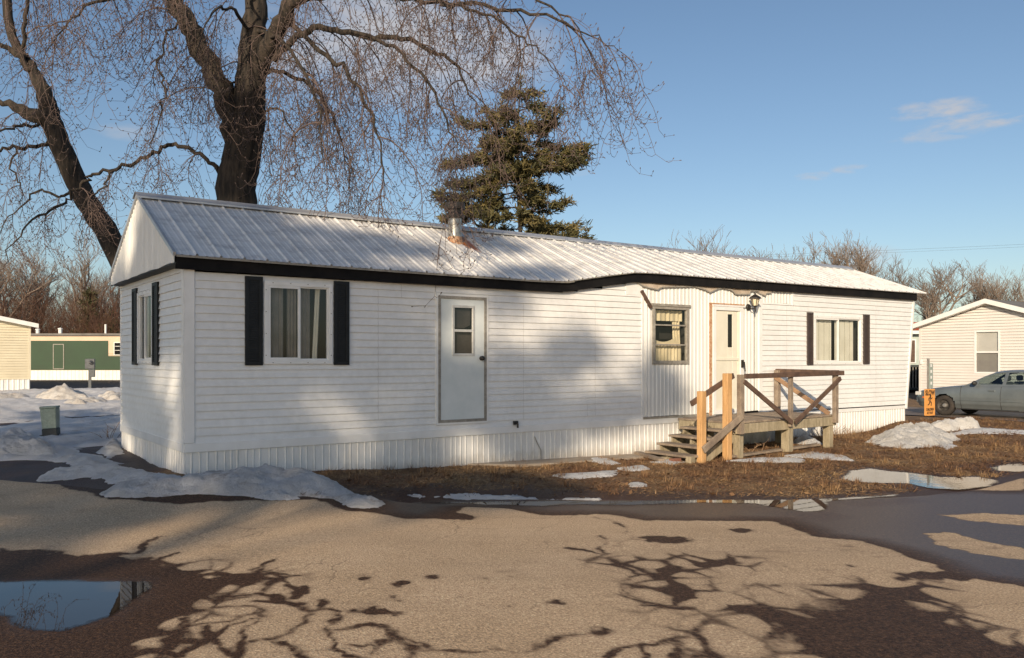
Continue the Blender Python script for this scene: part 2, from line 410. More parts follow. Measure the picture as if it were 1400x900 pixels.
# gable end
gx = RX0 + .02
def gtop(w): return RZ - .045 - abs(w - 2.0) * ((RZ - .05 - 2.80) / 2.06) if w < 2 else RZ - .045 - (w - 2) * ((RZ - .05 - 2.82) / 2.06)
gb = ribbed(lambda a, o, z: (gx - o, a, z), -.08, 4.06, lambda a: 2.715, gtop, .1, .03, .01, 21)
gb.build('gable', M['corr'], home, fix=False)
so = MB(); so.quad((gx, -.08, 2.712), (gx, 4.06, 2.712), (0, 4.06, 2.69), (0, -.08, 2.69)); so.box(gx, gx + .02, -.085, 4.06, 2.70, 2.718)
so.build('soffit', M['soffit'], home)
rk = MB()
rk.bar((gx - .012, -.13, 2.815), (gx - .012, 2.0, RZ - .02), .035, .05); rk.bar((gx - .012, 4.1, 2.83), (gx - .012, 2.0, RZ - .02), .035, .05)
rk.build('rake_trim', M['ridge'], home)
sk2 = MB(); sk2.quad((0, 0, 2.6), (0, 4, 2.6), (0, 4, 2.85), (0, 0, 2.85)); sk2.build('attic_wall', M['siding'], home); sk2 = MB(); sk2.quad((17.15, 0, 2.85), (17.15, 4, 2.85), (17.4, 2, 3.85), (17.4, 2, 3.85)); sk2.build('attic_wall', M['siding'], home)

# windows ---------------------------------------------------------
def frame_rect(mb, x0, x1, z0, z1, w, y0, y1):
    mb.box(x0, x1, y0, y1, z0, z0 + w); mb.box(x0, x1, y0, y1, z1 - w, z1)
    mb.box(x0, x0 + w, y0, y1, z0 + w, z1 - w); mb.box(x1 - w, x1, y0, y1, z0 + w, z1 - w)
def wavy(x0, x1, z0, z1, y, amp, waves, seed=0, drift=0):
    mb = MB(); n = max(12, int(waves * 8)); r = random.Random(seed)
    ph = r.uniform(0, 6); prev = None
    for i in range(n + 1):
        f = i / n; x = x0 + (x1 - x0) * f; yy = y + amp * math.sin(f * waves * 6.283 + ph) * (.6 + .4 * math.sin(f * 17 + ph))
        c = ((x + drift, yy, z0), (x, yy, z1))
        if prev: mb.quad(prev[0], c[0], c[1], prev[1])
        prev = c
    return mb
def room(x0, x1, z0, z1, dep=.5):
    mb = MB(); mb.quad((x0 - .2, dep, z0 - .2), (x1 + .2, dep, z0 - .2), (x1 + .2, dep, z1 + .2), (x0 - .2, dep, z1 + .2))
    for a, b in (((x0 - .2, z0 - .2), (x1 + .2, z0 - .2)), ((x1 + .2, z0 - .2), (x1 + .2, z1 + .2)), ((x1 + .2, z1 + .2), (x0 - .2, z1 + .2)), ((x0 - .2, z1 + .2), (x0 - .2, z0 - .2))):
        mb.quad((a[0], .02, a[1]), (b[0], .02, b[1]), (b[0], dep, b[1]), (a[0], dep, a[1]))
    return mb
def rotz(mb):                                       # turn a front-wall piece onto the end wall
    mb.v = [(y, x, z) for x, y, z in mb.v]; mb.f = [f[::-1] for f in mb.f]; return mb
def slider(rect, mats, flip=False, post=lambda m: m, glass='glass'):
    x0, x1, z0, z1 = rect
    f = MB(); frame_rect(f, x0, x1, z0, z1, .055, -.035, .03)
    xm = (x0 + x1) / 2
    frame_rect(f, x0 + .055, xm + .02, z0 + .055, z1 - .055, .035, -.03, .0)
    frame_rect(f, xm - .005, x1 - .055, z0 + .055, z1 - .055, .02, -.012, .03)
    w = post(f).build('window', M['trim'], home, bevel=.003)
    p = MB(); p.quad((x0 + .09, -.012, z0 + .09), (xm - .015, -.012, z0 + .09), (xm - .015, -.012, z1 - .09), (x0 + .09, -.012, z1 - .09))
    post(p).build('pane', M[glass], w, fix=False)
    p = MB(); p.quad((xm + .015, .012, z0 + .075), (x1 - .075, .012, z0 + .075), (x1 - .075, .012, z1 - .075), (xm + .015, .012, z1 - .075))
    post(p).build('pane', M[glass], w, fix=False)
    def scr(*a): s = MB(); s.box(*a); post(s).build('screw', M['greymetal'], w)
    for i in range(4):
        for zz in (z0 + .02, z1 - .02): scr(x0 + .12 + i * (x1 - x0 - .24) / 3 - .006, x0 + .12 + i * (x1 - x0 - .24) / 3 + .006, -.039, -.034, zz - .006, zz + .006)
        for xx in (x0 + .025, x1 - .025): scr(xx - .006, xx + .006, -.039, -.034, z0 + .12 + i * (z1 - z0 - .24) / 3 - .006, z0 + .12 + i * (z1 - z0 - .24) / 3 + .006)
    post(room(x0, x1, z0, z1)).build('room_wall', M['inside'], w)
    return w
def shutter(x0, x1, z0, z1, mat, post=lambda m: m):
    mb = MB(); frame_rect(mb, x0, x1, z0, z1, .05, -.045, -.013); mb.box(x0 + .05, x1 - .05, -.03, -.013, z0 + .05, z1 - .05)
    z = z0 + .06
    while z < z1 - .07: mb.box(x0 + .05, x1 - .05, -.036, -.029, z, z + .012); z += .03
    return post(mb).build('shutter', M[mat], home, bevel=.002)
w = slider(win_l, None)
wavy(1.08, 1.33, 1.45, 2.5, .1, .015, 4, 1).build('curtain', M['curtain_grey'], w); wavy(1.38, 1.52, 1.45, 2.5, .1, .015, 3, 2).build('curtain', M['curtain_grey'], w)
wavy(1.56, 1.72, 1.45, 2.5, .1, .015, 3, 3).build('curtain', M['curtain_grey'], w); wavy(1.80, 1.87, 1.45, 2.5, .09, .015, 2, 4, -.05).build('curtain', M['blind'], w)
shutter(.762, 1.0, 1.405, 2.595, 'shutter'); shutter(2.025, 2.255, 1.405, 2.595, 'shutter')
w = slider(end_win, None, post=rotz)
rotz(wavy(1.75, 2.0, 1.45, 2.45, .15, .015, 4, 5)).build('curtain', M['curtain_grey'], w)
shutter(1.33, 1.64, 1.40, 2.58, 'shutter', rotz); shutter(2.69, 2.99, 1.40, 2.58, 'shutter', rotz)
w = slider(win_r, None)
bl = MB(); x0, x1, z0, z1 = win_r; xm = (x0 + x1) / 2
x = x0 + .08
while x < x1 - .1:
    if not (xm - .12 < x < xm - .02 or x > x1 - .2): bl.box(x, x + .06, .075 + .008 * ((int(x * 10)) % 2), .08 + .008 * ((int(x * 10)) % 2), z0 + .02, z1 - .09)
    x += .064
bl.build('blind', M['blind'], w)
shutter(wt(1102), wt(1110), wz(1102, 499), wz(1102, 427), 'shutter_brown'); shutter(wt(1179), wt(1187), wz(1179, 498), wz(1179, 430), 'shutter_brown')
# three-light window in the corrugated section
x0, x1, z0, z1 = win_m; f = MB(); frame_rect(f, x0, x1, z0, z1, .07, -.03, .03); f.box(x0 - .03, x1 + .03, -.045, -.0, z1 - .02, z1 + .03)
for k in (1, 2): f.box(x0 + .07, x1 - .07, -.02, .02, z0 + (z1 - z0) * k / 3 - .015, z0 + (z1 - z0) * k / 3 + .015)
w = f.build('window', M['greymetal'], home, bevel=.004)
for k in range(3):
    za = z0 + .05 + (z1 - z0 - .1) * k / 3 + .02; zb = z0 + .05 + (z1 - z0 - .1) * (k + 1) / 3 - .015
    p = MB(); p.quad((x0 + .07, 0, za), (x1 - .07, 0, za), (x1 - .07, 0, zb), (x0 + .07, 0, zb)); p.build('pane', M['glass'], w, fix=False)
zt = z1 - z0
wavy(x0 + .08, x1 - .08, z1 - .28, z1 - .08, .1, .02, 7, 6).build('curtain', M['curtain_cream'], w)
wavy(x1 - .30, x1 - .1, z0 + .3, z1 - .2, .12, .02, 3, 7, .03).build('curtain', M['curtain_cream'], w)
wavy(x0 + .07, x1 - .1, z0 + .05, z0 + zt * .33, .08, .02, 9, 8).build('curtain', M['curtain_cream'], w)
dr = MB(); n = 10
for i in range(n):
    fa_, fb = i / n, (i + 1) / n; xa = x0 + .08 + (x1 - x0 - .22) * fa_; xb = x0 + .08 + (x1 - x0 - .22) * fb
    ua = z0 + zt * (.46 - .10 * math.sin(fa_ * 3.1)) + .06 * fa_; ub = z0 + zt * (.46 - .10 * math.sin(fb * 3.1)) + .06 * fb
    dr.quad((xa, .11, z0 + zt * .30), (xb, .11, z0 + zt * .30), (xb, .12, ub), (xa, .12, ua))
dr.build('curtain', M['curtain_cream'], w)
room(x0, x1, z0, z1).build('room_wall', M['inside'], w)
# doors -----------------------------------------------------------
x0, x1, z0, z1 = door_l
f = MB(); frame_rect(f, x0, x1, z0, z1, .045, -.03, .03); f.build('door_frame', M['greymetal'], home)
f = MB(); frame_rect(f, x0 - .035, x1 + .035, z0 - .03, z1 + .03, .034, -.028, .0); f.build('door_trim', M['trim'], home)
wx0, wx1, wz0, wz1 = wt(618), wt(647), wz(618, 486), wz(618, 418)
d = MB()
for a in ((x0 + .045, wx0, z0 + .045, z1 - .045), (wx1, x1 - .045, z0 + .045, z1 - .045), (wx0, wx1, z0 + .045, wz0), (wx0, wx1, wz1, z1 - .045)): d.box(a[0], a[1], -.018, .02, a[2], a[3])
dd = d.build('door', M['door'], home)
f = MB(); frame_rect(f, wx0 - .01, wx1 + .01, wz0 - .01, wz1 + .01, .04, -.03, .01); zm = (wz0 + wz1) / 2; f.box(wx0, wx1, -.028, .01, zm - .02, zm + .02)
f.build('window_frame', M['alum'], dd, bevel=.003)
p = MB(); p.quad((wx0, -.005, wz0), (wx1, -.005, wz0), (wx1, -.005, wz1), (wx0, -.005, wz1)); p.build('pane', M['glass_dark'], dd, fix=False)
cu = MB(); cu.add([(wx0 + .02, .05, wz1 - .06), (wx1 - .02, .05, wz1 - .03), (wx1 - .03, .05, zm + .09), (wx1 - .14, .06, zm + .04), (wx0 + .04, .05, zm + .05)], [(0, 1, 2, 3, 4)])
cu.add([(wx0, .055, wz0), (wx1, .055, wz0), (wx1, .055, zm), (wx0, .055, zm)], [(0, 1, 2, 3)]); cu.build('curtain', M['curtain_grey'], dd)
room(wx0, wx1, wz0, wz1).build('room_wall', M['inside'], dd)
k = MB(); k.lathe([(0, -.09), (.03, -.085), (.038, -.065), (.03, -.05), (.016, -.045), (.016, -.03), (.035, -.028), (.035, -.018)], 14, (wt(657), 0, wz(657, 490)), 'y'); k.build('knob', M['blackiron'], dd, smooth=True)
# cream door by the deck
fx0, fx1 = wt(973), wt(1014); fz0, fz1 = .40, wz(973, 418)
f = MB(); frame_rect(f, fx0, fx1, fz0, fz1, .085, -.045, .02); f.box(fx0 - .02, fx1 + .06, -.055, 0, fz1 - .01, fz1 + .025); f.build('door_frame', M['trim'], home, bevel=.004)
f = MB(); f.box(wt(968.7), wt(972), -.03, 0, .36, fz1 + .05); f.box(wt(968.7), fx1 + .05, -.032, 0, fz1 + .03, fz1 + .055); f.build('rusty_strip', M['rust'], home)
dx0, dx1 = fx0 + .085, fx1 - .085; dz0, dz1 = fz0 + .085, fz1 - .085; sx0, sx1 = wt(994.5), wt(1001); sz0, sz1 = wz(998, 475), wz(998, 430)
d = MB()
for a in ((dx0, sx0, dz0, dz1), (sx1, dx1, dz0, dz1), (sx0, sx1, dz0, sz0), (sx0, sx1, sz1, dz1)): d.box(a[0], a[1], -.012, .02, a[2], a[3])
zr = wz(990, 491); d.box(dx0, dx1, -.03, -.012, zr - .03, zr + .02); d.box(dx1 - .05, dx1, -.024, -.012, dz0, dz1)
dd = d.build('door', M['cream_door'], home, bevel=.003)
p = MB(); p.quad((sx0, 0, sz0), (sx1, 0, sz0), (sx1, 0, sz1), (sx0, 0, sz1)); p.build('pane', M['glass_dark'], dd, fix=False)
room(sx0, sx1, sz0, sz1).build('room_wall', M['inside'], dd)
hx = wt(1012); hz = wz(1012, 497); k = MB(); k.box(hx - .03, hx + .03, -.07, -.04, hz - .08, hz + .07); k.tube([(hx, -.06, hz + .04), (hx, -.11, hz + .02), (hx + .02, -.11, hz - .16)], .014, 6)
k.build('handle', M['blackiron'], dd)
# lamp with its hanging wire
lx = wt(1022); lz = wz(1022, 419)
lm = MB(); lm.lathe([(0, -.05), (.055, -.048), (.07, -.02), (.07, 0)], 14, (lx, 0, lz - .02), 'y'); lm.tube([(lx, -.04, lz - .02), (lx, -.10, lz - .06), (lx, -.17, lz - .05), (lx, -.19, lz)], .012, 6)
LC = (lx, -.19, lz + .06)
lm.lathe([(0, -.19), (.014, -.17), (.018, -.08), (.045, -.075), (.05, -.055), (.0, -.054)], 8, LC)
for i in range(6):
    a = math.pi / 3 * i; lm.tube([(LC[0] + .05 * math.cos(a), LC[1] + .05 * math.sin(a), LC[2] - .06), (LC[0] + .085 * math.cos(a), LC[1] + .085 * math.sin(a), LC[2] + .09)], .006, 4)
lm.lathe([(.088, .085), (.125, .082), (.12, .10), (.06, .15), (.02, .165), (.02, .19), (0, .20)], 6, LC)
lo = lm.build('wall_lamp', M['blackiron'], home)
gp = MB(); gp.lathe([(.046, -.055), (.08, .085)], 6, LC); gp.build('lamp_glass', M['pane_lamp'], lo)
wv = MB(); wv.tube([(lx + .19, -.03, lz - .1), (lx + .19, -.03, lz - .9), (lx + .2, -.02, .45)], .007, 5); wv.build('hanging_wire', M['greymetal'], home)
# flashing torn away under the eave
pts = [(868, 383), (880, 391), (899, 395.5), (905, 392), (950, 391), (965, 396), (971, 399.5), (980, 395), (987, 393), (1000, 396), (1006, 402), (1025, 402), (1026, 397.5), (1037, 397.5), (1038, 401), (1047, 404), (1048, 400.5), (1055, 400)]
tf = MB(); top = []; bot = []
for px, py in pts:
    t = wt(px, .05); bot.append((t, wz(px, py, .05))); top.append((t, eave_z(t) - .13))
for i in range(len(pts) - 1):
    (ta, ba), (tb, bb) = bot[i], bot[i + 1]; ua, ub = top[i][1], top[i + 1][1]
    tf.add([(ta, -.05, ba), (tb, -.05, bb), (tb, -.03, ub), (ta, -.03, ua), (ta, -.005, ba), (tb, -.005, bb)], [(0, 1, 2, 3), (0, 4, 5, 1)])
tf.build('torn_flashing', M['torn'], home)
de = MB()
for i in range(len(pts) - 1): de.bar((bot[i][0], -.047, bot[i][1] - .008), (bot[i + 1][0], -.047, bot[i + 1][1] - .008), .015, .022)
de.build('torn_edge', M['greymetal'], home)
bb = MB(); bb.bar((wt(875), -.04, wz(875, 398)), (wt(888), -.04, wz(888, 421)), .05, .05); bb.build('broken_bracket', M['wood_dark'], home)
# flue
fv = MB(); fv.lathe([(.115, -.2), (.115, .44)], 20, (VT, VY, VZ)); fo = fv.build('flue_pipe', M['flue'], home, smooth=True)
fv = MB(); fv.lathe([(.115, .38), (.17, .385), (.178, .40), (.178, .44), (.14, .47), (.125, .475), (.125, .53), (.178, .535), (.18, .56), (.172, .65), (0, .655)], 20, (VT, VY, VZ)); fv.build('flue_cap', M['flue_dark'], fo)
fv = MB(); fv.lathe([(.19, -.12), (.15, -.02), (.118, .06)], 16, (VT, VY, VZ)); fv.build('flashing', M['rust'], fo)
# tap and loose cable on the wall
tp = MB(); tx, tzz = wt(703), wz(703, 578); tp.box(tx - .04, tx + .04, -.06, -.02, tzz - .03, tzz + .03); tp.tube([(tx, -.05, tzz), (tx, -.1, tzz - .02), (tx, -.1, tzz - .08)], .016, 6); tp.build('outdoor_tap', M['blackiron'], home)
cb = MB(); cx_ = wt(730); cb.tube([(cx_, -.02, wz(730, 597)), (cx_ + .05, -.025, wz(730, 606)), (cx_ + .12, -.03, wz(738, 615)), (cx_ + .12, -.04, wz(740, 628))], .008, 5); cb.build('loose_cable', M['greymetal'], home)

# ------------------------------------------------------------------ deck and steps
def dz(t): return .383 + .0085 * (t - 8.93)
dk = thing('porch_deck', 'weathered wooden porch deck with crossed rail braces and side steps', 'porch', wl(10.4, .7, -.25), HOME_ROT)
DO = (10.4, -.7, -.25)
def dbuild(mb, name, mat, parent=None, bevel=.006): return mb.build(name, M[mat], parent or dk, off=DO, bevel=bevel)
b = MB(); t = 8.90
while t < 11.80:
    b.box(t, t + .132, -1.40, -.06, dz(t) - .036, dz(t) + rng.uniform(-.004, .004)); t += .14
dbuild(b, 'deck_boards', 'wood_grey', bevel=.004)
def beam(name, a, b_, w, h, mat, parent=None):
    mb = MB(); mb.bar(a, b_, w, h); return dbuild(mb, name, mat, parent)
beam('front_beam', (8.92, -1.425, dz(8.93) - .125), (11.83, -1.425, dz(11.83) - .125), .04, .17, 'wood_pale')
beam('side_beam', (8.92, -1.38, dz(8.93) - .125), (8.92, -.08, dz(8.93) - .125), .04, .17, 'wood_pale')
beam('side_beam', (11.82, -1.38, dz(11.8) - .125), (11.82, -.08, dz(11.8) - .125), .04, .17, 'wood_pale')
TM = 10.36
beam('rail_post', (8.965, -1.49, .175), (8.965, -1.49, 1.215), .095, .095, 'wood_grey')
beam('rail_post', (TM, -1.485, .24), (TM, -1.485, 1.17), .09, .06, 'wood_grey')
beam('rail_post', (11.74, -1.485, .25), (11.74, -1.485, 1.17), .10, .08, 'wood_grey')
beam('rail_post', (11.76, -.12, .3), (11.76, -.12, 1.255), .10, .10, 'wood_grey')
for nm, t_, y_, zt, w_ in (('l', 9.03, -1.38, .19, .14), ('m', 10.42, -1.36, .20, .17), ('r', 11.68, -1.36, .22, .15), ('bl', 9.1, -.2, .2, .12), ('bm', 10.5, -.2, .2, .12), ('br', 11.65, -.25, .2, .14)):
    p = wl(t_, -y_, 0); beam('leg', (t_, y_, tz(p.x, p.y) - .08), (t_ + .01, y_, zt), w_, w_ * .8, 'wood_pale')
beam('top_rail', (9.01, -1.545, 1.185), (11.92, -1.545, 1.215), .04, .088, 'wood_dark')
beam('top_rail', (11.80, -1.52, 1.225), (11.80, -.05, 1.24), .04, .085, 'wood_dark')
beam('brace', (8.99, -1.54, 1.10), (TM - .02, -1.54, .315), .035, .085, 'wood_dark')
beam('brace', (TM + .06, -1.54, .315), (11.83, -1.54, 1.115), .035, .085, 'wood_dark')
beam('brace', (11.70, -.10, 1.12), (11.70, -1.38, .42), .035, .09, 'wood_brown')
# steps
TY0, TY1 = -1.32, -.42
for i in range(4):
    t_ = 7.74 + .295 * i; z_ = -.135 + .129 * i
    mb = MB(); mb.box(t_, t_ + .30, TY0 - .1, TY1 + .05, z_ - .04, z_); dbuild(mb, 'tread', 'wood_grey')
for y_ in (TY0, (TY0 + TY1) / 2, TY1):
    mb = MB(); poly = [(7.80, -.34)]
    for i in range(4):
        t_ = 7.79 + .295 * i; z_ = -.18 + .129 * i; poly += [(t_, z_), (t_ + .295, z_)]
    poly += [(8.96, .33), (8.96, .02), (8.2, -.34)]
    mb.prism(poly, y_ - .02, y_ + .02); dbuild(mb, 'stringer', 'wood_pale', bevel=0)
p1 = (8.03, -1.44); p2 = (8.64, -1.47)
q = wl(*[p1[0], -p1[1], 0]); beam('newel_post', (*p1, tz(q.x, q.y) - .1), (*p1, .945), .115, .115, 'wood_new')
q = wl(*[p2[0], -p2[1], 0]); beam('newel_post', (*p2, tz(q.x, q.y) - .1), (*p2, 1.24), .12, .12, 'wood_new')
beam('handrail', (7.86, -1.36, .73), (8.90, -1.39, 1.20), .04, .095, 'wood_dark')
beam('handrail', (7.98, -1.525, -.04), (8.93, -1.56, .50), .04, .12, 'wood_grey')
# ------------------------------------------------------------------ ground, road, water, snow
def resample(poly, step, jit, seed, closed=True):
    out = []; n = len(poly)
    for i in range(n if closed else n - 1):
        a = Vector(poly[i]).to_2d(); b = Vector(poly[(i + 1) % n]).to_2d(); k = max(1, int((b - a).length / step))
        for j in range(k):
            p = a.lerp(b, j / k); q = Vector((p.x * 2.2, p.y * 2.2, seed)); q2 = Vector((p.x * 9, p.y * 9, seed + 5))
            out.append(p + jit * Vector((mnoise.noise(q) + .4 * mnoise.noise(q2), mnoise.noise(q + Vector((7, 3, 1))) + .4 * mnoise.noise(q2 + Vector((3, 7, 1))))))
    return out
def sdf(poly, X, Y):                               # >0 inside
    P = np.array([(p[0], p[1]) for p in poly]); d = np.full(X.shape, 1e9); ins = np.zeros(X.shape, bool)
    for i in range(len(P)):
        ax, ay = P[i]; bx, by = P[(i + 1) % len(P)]; ex, ey = bx - ax, by - ay
        L = ex * ex + ey * ey + 1e-12; t = np.clip(((X - ax) * ex + (Y - ay) * ey) / L, 0, 1)
        d = np.minimum(d, np.hypot(X - ax - t * ex, Y - ay - t * ey))
        c = ((ay > Y) != (by > Y)) & (X < ex * (Y - ay) / (ey if abs(ey) > 1e-12 else 1e-12) + ax); ins ^= c
    return np.where(ins, d, -d)
def pld(line, X, Y):
    d = np.full(X.shape, 1e9)
    for a, b in zip(line, line[1:]):
        ex, ey = b[0] - a[0], b[1] - a[1]; L = ex * ex + ey * ey + 1e-12
        t = np.clip(((X - a[0]) * ex + (Y - a[1]) * ey) / L, 0, 1); d = np.minimum(d, np.hypot(X - a[0] - t * ex, Y - a[1] - t * ey))
    return d
G2 = lambda pts: [(lambda p: (p.x, p.y))(g(*q)) for q in pts]
PUD = {
 'left': [(-150, 800), (0, 797), (60, 796), (140, 797), (200, 798), (205, 808), (196, 818), (180, 826), (170, 836), (150, 848), (120, 858), (85, 867), (60, 868), (20, 862), (8, 848), (-20, 842), (-150, 838)],
 'strip': [(560, 679), (640, 681), (760, 683), (860, 684), (950, 684.5), (1100, 686), (1160, 684), (1225, 679.5), (1225, 682), (1150, 688), (1133, 691), (1128, 703), (1100, 705), (1080, 701), (1060, 697), (1030, 692.5), (960, 690), (860, 691), (800, 689), (740, 692), (640, 686)],
 'mud': [(1148, 656), (1162, 644), (1190, 641), (1215, 645), (1250, 648), (1290, 654), (1340, 654), (1366, 660), (1355, 668), (1310, 672.5), (1270, 670), (1240, 663.5), (1200, 663), (1165, 660)],
 'corner': [(1350, 641), (1380, 635), (1420, 634), (1430, 644), (1390, 648), (1362, 646)]}
PW = {}
for k, v in PUD.items():
    w2 = G2(v); c = (sum(p[0] for p in w2) / len(w2), sum(p[1] for p in w2) / len(w2)); PW[k] = (w2, tz(*c))
terr0 = terr
def terr(x, y):
    x = np.asarray(x, float); y = np.asarray(y, float); z = terr0(x, y)
    for k, (w2, zp) in PW.items():
        xs_ = [p[0] for p in w2]; ys_ = [p[1] for p in w2]; k_ = (x > min(xs_) - .5) & (x < max(xs_) + .5) & (y > min(ys_) - .5) & (y < max(ys_) + .5)
        if not k_.any(): continue
        z = np.atleast_1d(z).copy(); k_ = np.atleast_1d(k_); d = sdf(w2, np.atleast_1d(x)[k_], np.atleast_1d(y)[k_]); w = np.clip((d + .45) / .45, 0, 1); w = w * w * (3 - 2 * w); z[k_] = z[k_] * (1 - w) + zp * w
        z = z.reshape(np.shape(x))
    return z
EDGE = sorted(G2([(-900, 650), (-200, 660), (0, 655), (60, 660), (150, 668), (300, 676), (420, 680), (530, 684), (600, 680.5), (760, 682.5), (950, 684), (1110, 685.5), (1230, 679), (1330, 670), (1400, 653), (1500, 642)]))
EDGE = [(-80, EDGE[0][1] + 2)] + EDGE + [(80, EDGE[-1][1] + 1)]
EX = np.array([p[0] for p in EDGE]); EY = np.array([p[1] for p in EDGE])
def vn(x, y, s, seed=0):                            # cheap vectorised smooth noise
    x = np.asarray(x) * s; y = np.asarray(y) * s; out = 0; a = 1.0
    for o in range(4):
        xi = np.floor(x).astype(int); yi = np.floor(y).astype(int); fx = x - xi; fy = y - yi; fx = fx * fx * (3 - 2 * fx); fy = fy * fy * (3 - 2 * fy)
        h = lambda i, j: np.modf(np.abs(np.sin((i * 127.1 + j * 311.7 + seed * 74.7 + o * 19.3)) * 43758.5453))[0]
        out = out + a * ((h(xi, yi) * (1 - fx) + h(xi + 1, yi) * fx) * (1 - fy) + (h(xi, yi + 1) * (1 - fx) + h(xi + 1, yi + 1) * fx) * fy - .5)
        x = x * 2.03 + 17; y = y * 2.03 + 5; a *= .5
    return out
def edge(x): return np.interp(x, EX, EY) + .06 * vn(x, x * 0, 1.6, 3)
def axis(segs, lo, hi):
    xs = []; 
    for a, b, s in segs: xs += list(np.arange(a, b, s))
    s = segs[-1][2]; x = segs[-1][1]
    while x < hi: xs.append(x); s *= 1.25; x += s
    s = segs[0][2]; x = segs[0][0]; pre = []
    while x > lo: s *= 1.25; x -= s; pre.append(x)
    return np.array(pre[::-1] + xs)
def grid_mesh(name, X, Y, Z, mat, attrs={}, keep=None, smooth=True):
    ny, nx = X.shape; co = np.stack([X, Y, Z], -1).reshape(-1, 3)
    i = np.arange(ny * nx).reshape(ny, nx); f = np.stack([i[:-1, :-1], i[:-1, 1:], i[1:, 1:], i[1:, :-1]], -1).reshape(-1, 4)
    if keep is not None:
        kk = keep.reshape(-1)[f].any(1); f = f[kk]; used = np.zeros(len(co), bool); used[f.ravel()] = True
        mp = np.cumsum(used) - 1; f = mp[f]; co = co[used]; attrs = {k: v.reshape(-1)[used] for k, v in attrs.items()}
    me = bpy.data.meshes.new(name); me.vertices.add(len(co)); me.vertices.foreach_set('co', co.ravel())
    me.loops.add(len(f) * 4); me.loops.foreach_set('vertex_index', f.ravel().astype(np.int32)); me.polygons.add(len(f))
    me.polygons.foreach_set('loop_start', np.arange(0, len(f) * 4, 4, dtype=np.int32)); me.update(); me.validate()
    if smooth: me.shade_smooth()
    for k, v in attrs.items():
        a = me.attributes.new(k, 'FLOAT', 'POINT'); a.data.foreach_set('value', np.ascontiguousarray(v.reshape(-1), dtype=np.float32))
    me.materials.append(mat); o = bpy.data.objects.new(name, me); col.objects.link(o); return o

# --- ground sheet
xs = axis([(-16, -10, .3), (-10, 12, .12), (12, 26, .3)], -600, 600); ys = axis([(8, 21, .1), (21, 34, .25)], -80, 900)
X, Y = np.meshgrid(xs, ys); Z = terr(X, Y); e = edge(X)
inside = np.clip((e - .1 - Y) / .3, 0, 1); Z = Z - .08 * inside
off = np.clip((Y - e) / .5, 0, 1); pud = np.maximum(sdf(PW['mud'][0], X, Y), sdf(PW['corner'][0], X, Y))
rough = (.035 * vn(X, Y, 1.3, 1) + .02 * vn(X, Y, 6, 2)) * off * np.clip(-pud / .25, 0, 1)
near_home = np.clip(1 - np.abs(Y - 18) / 40, 0, 1)
Z = Z + rough * near_home + .015 * off
mud = np.clip(1.15 - (Y - e) / .9, 0, 1); mud = np.maximum(mud, np.clip(1 + (pud + .1) / .5, 0, 1))
left = np.clip((-4.3 - X) / .8, 0, 1); mud = np.maximum(mud, left * .75)
m, nt, b = newmat('dead_grass_ground'); v = coords(nt)
ma = nd(nt, 'ShaderNodeAttribute', attribute_name='mud').outputs['Fac']
n1 = noise(nt, v, 2.2, 8, .7); n2 = noise(nt, v, 30, 5, .7)
gr = ramp(nt, n2, ((.3, (.10, .06, .03)), (.5, (.24, .15, .07)), (.7, (.36, .25, .12))))
gr = mixc(nt, ramp(nt, n1, ((.4, 0), (.62, 1))), gr, ramp(nt, n2, ((.3, (.07, .035, .02)), (.7, (.17, .085, .04)))))
md = ramp(nt, n2, ((.3, (.03, .016, .01)), (.7, (.085, .042, .025))))
mf = math_(nt, 'ADD', ma, math_(nt, 'MULTIPLY', math_(nt, 'SUBTRACT', n1, .5), 1.4))
mf = ramp(nt, mf, ((.3, 0), (.7, 1)))
c = mixc(nt, mf, gr, md); nt.links.new(c, b.inputs['Base Color'])
nt.links.new(ramp(nt, mf, ((0, .95), (1, .6))), b.inputs['Roughness']); bump(nt, b, n2, .7, .03)
M['ground'] = m
tag(grid_mesh('ground', X, Y, Z, m, {'mud': mud}), kind='structure')

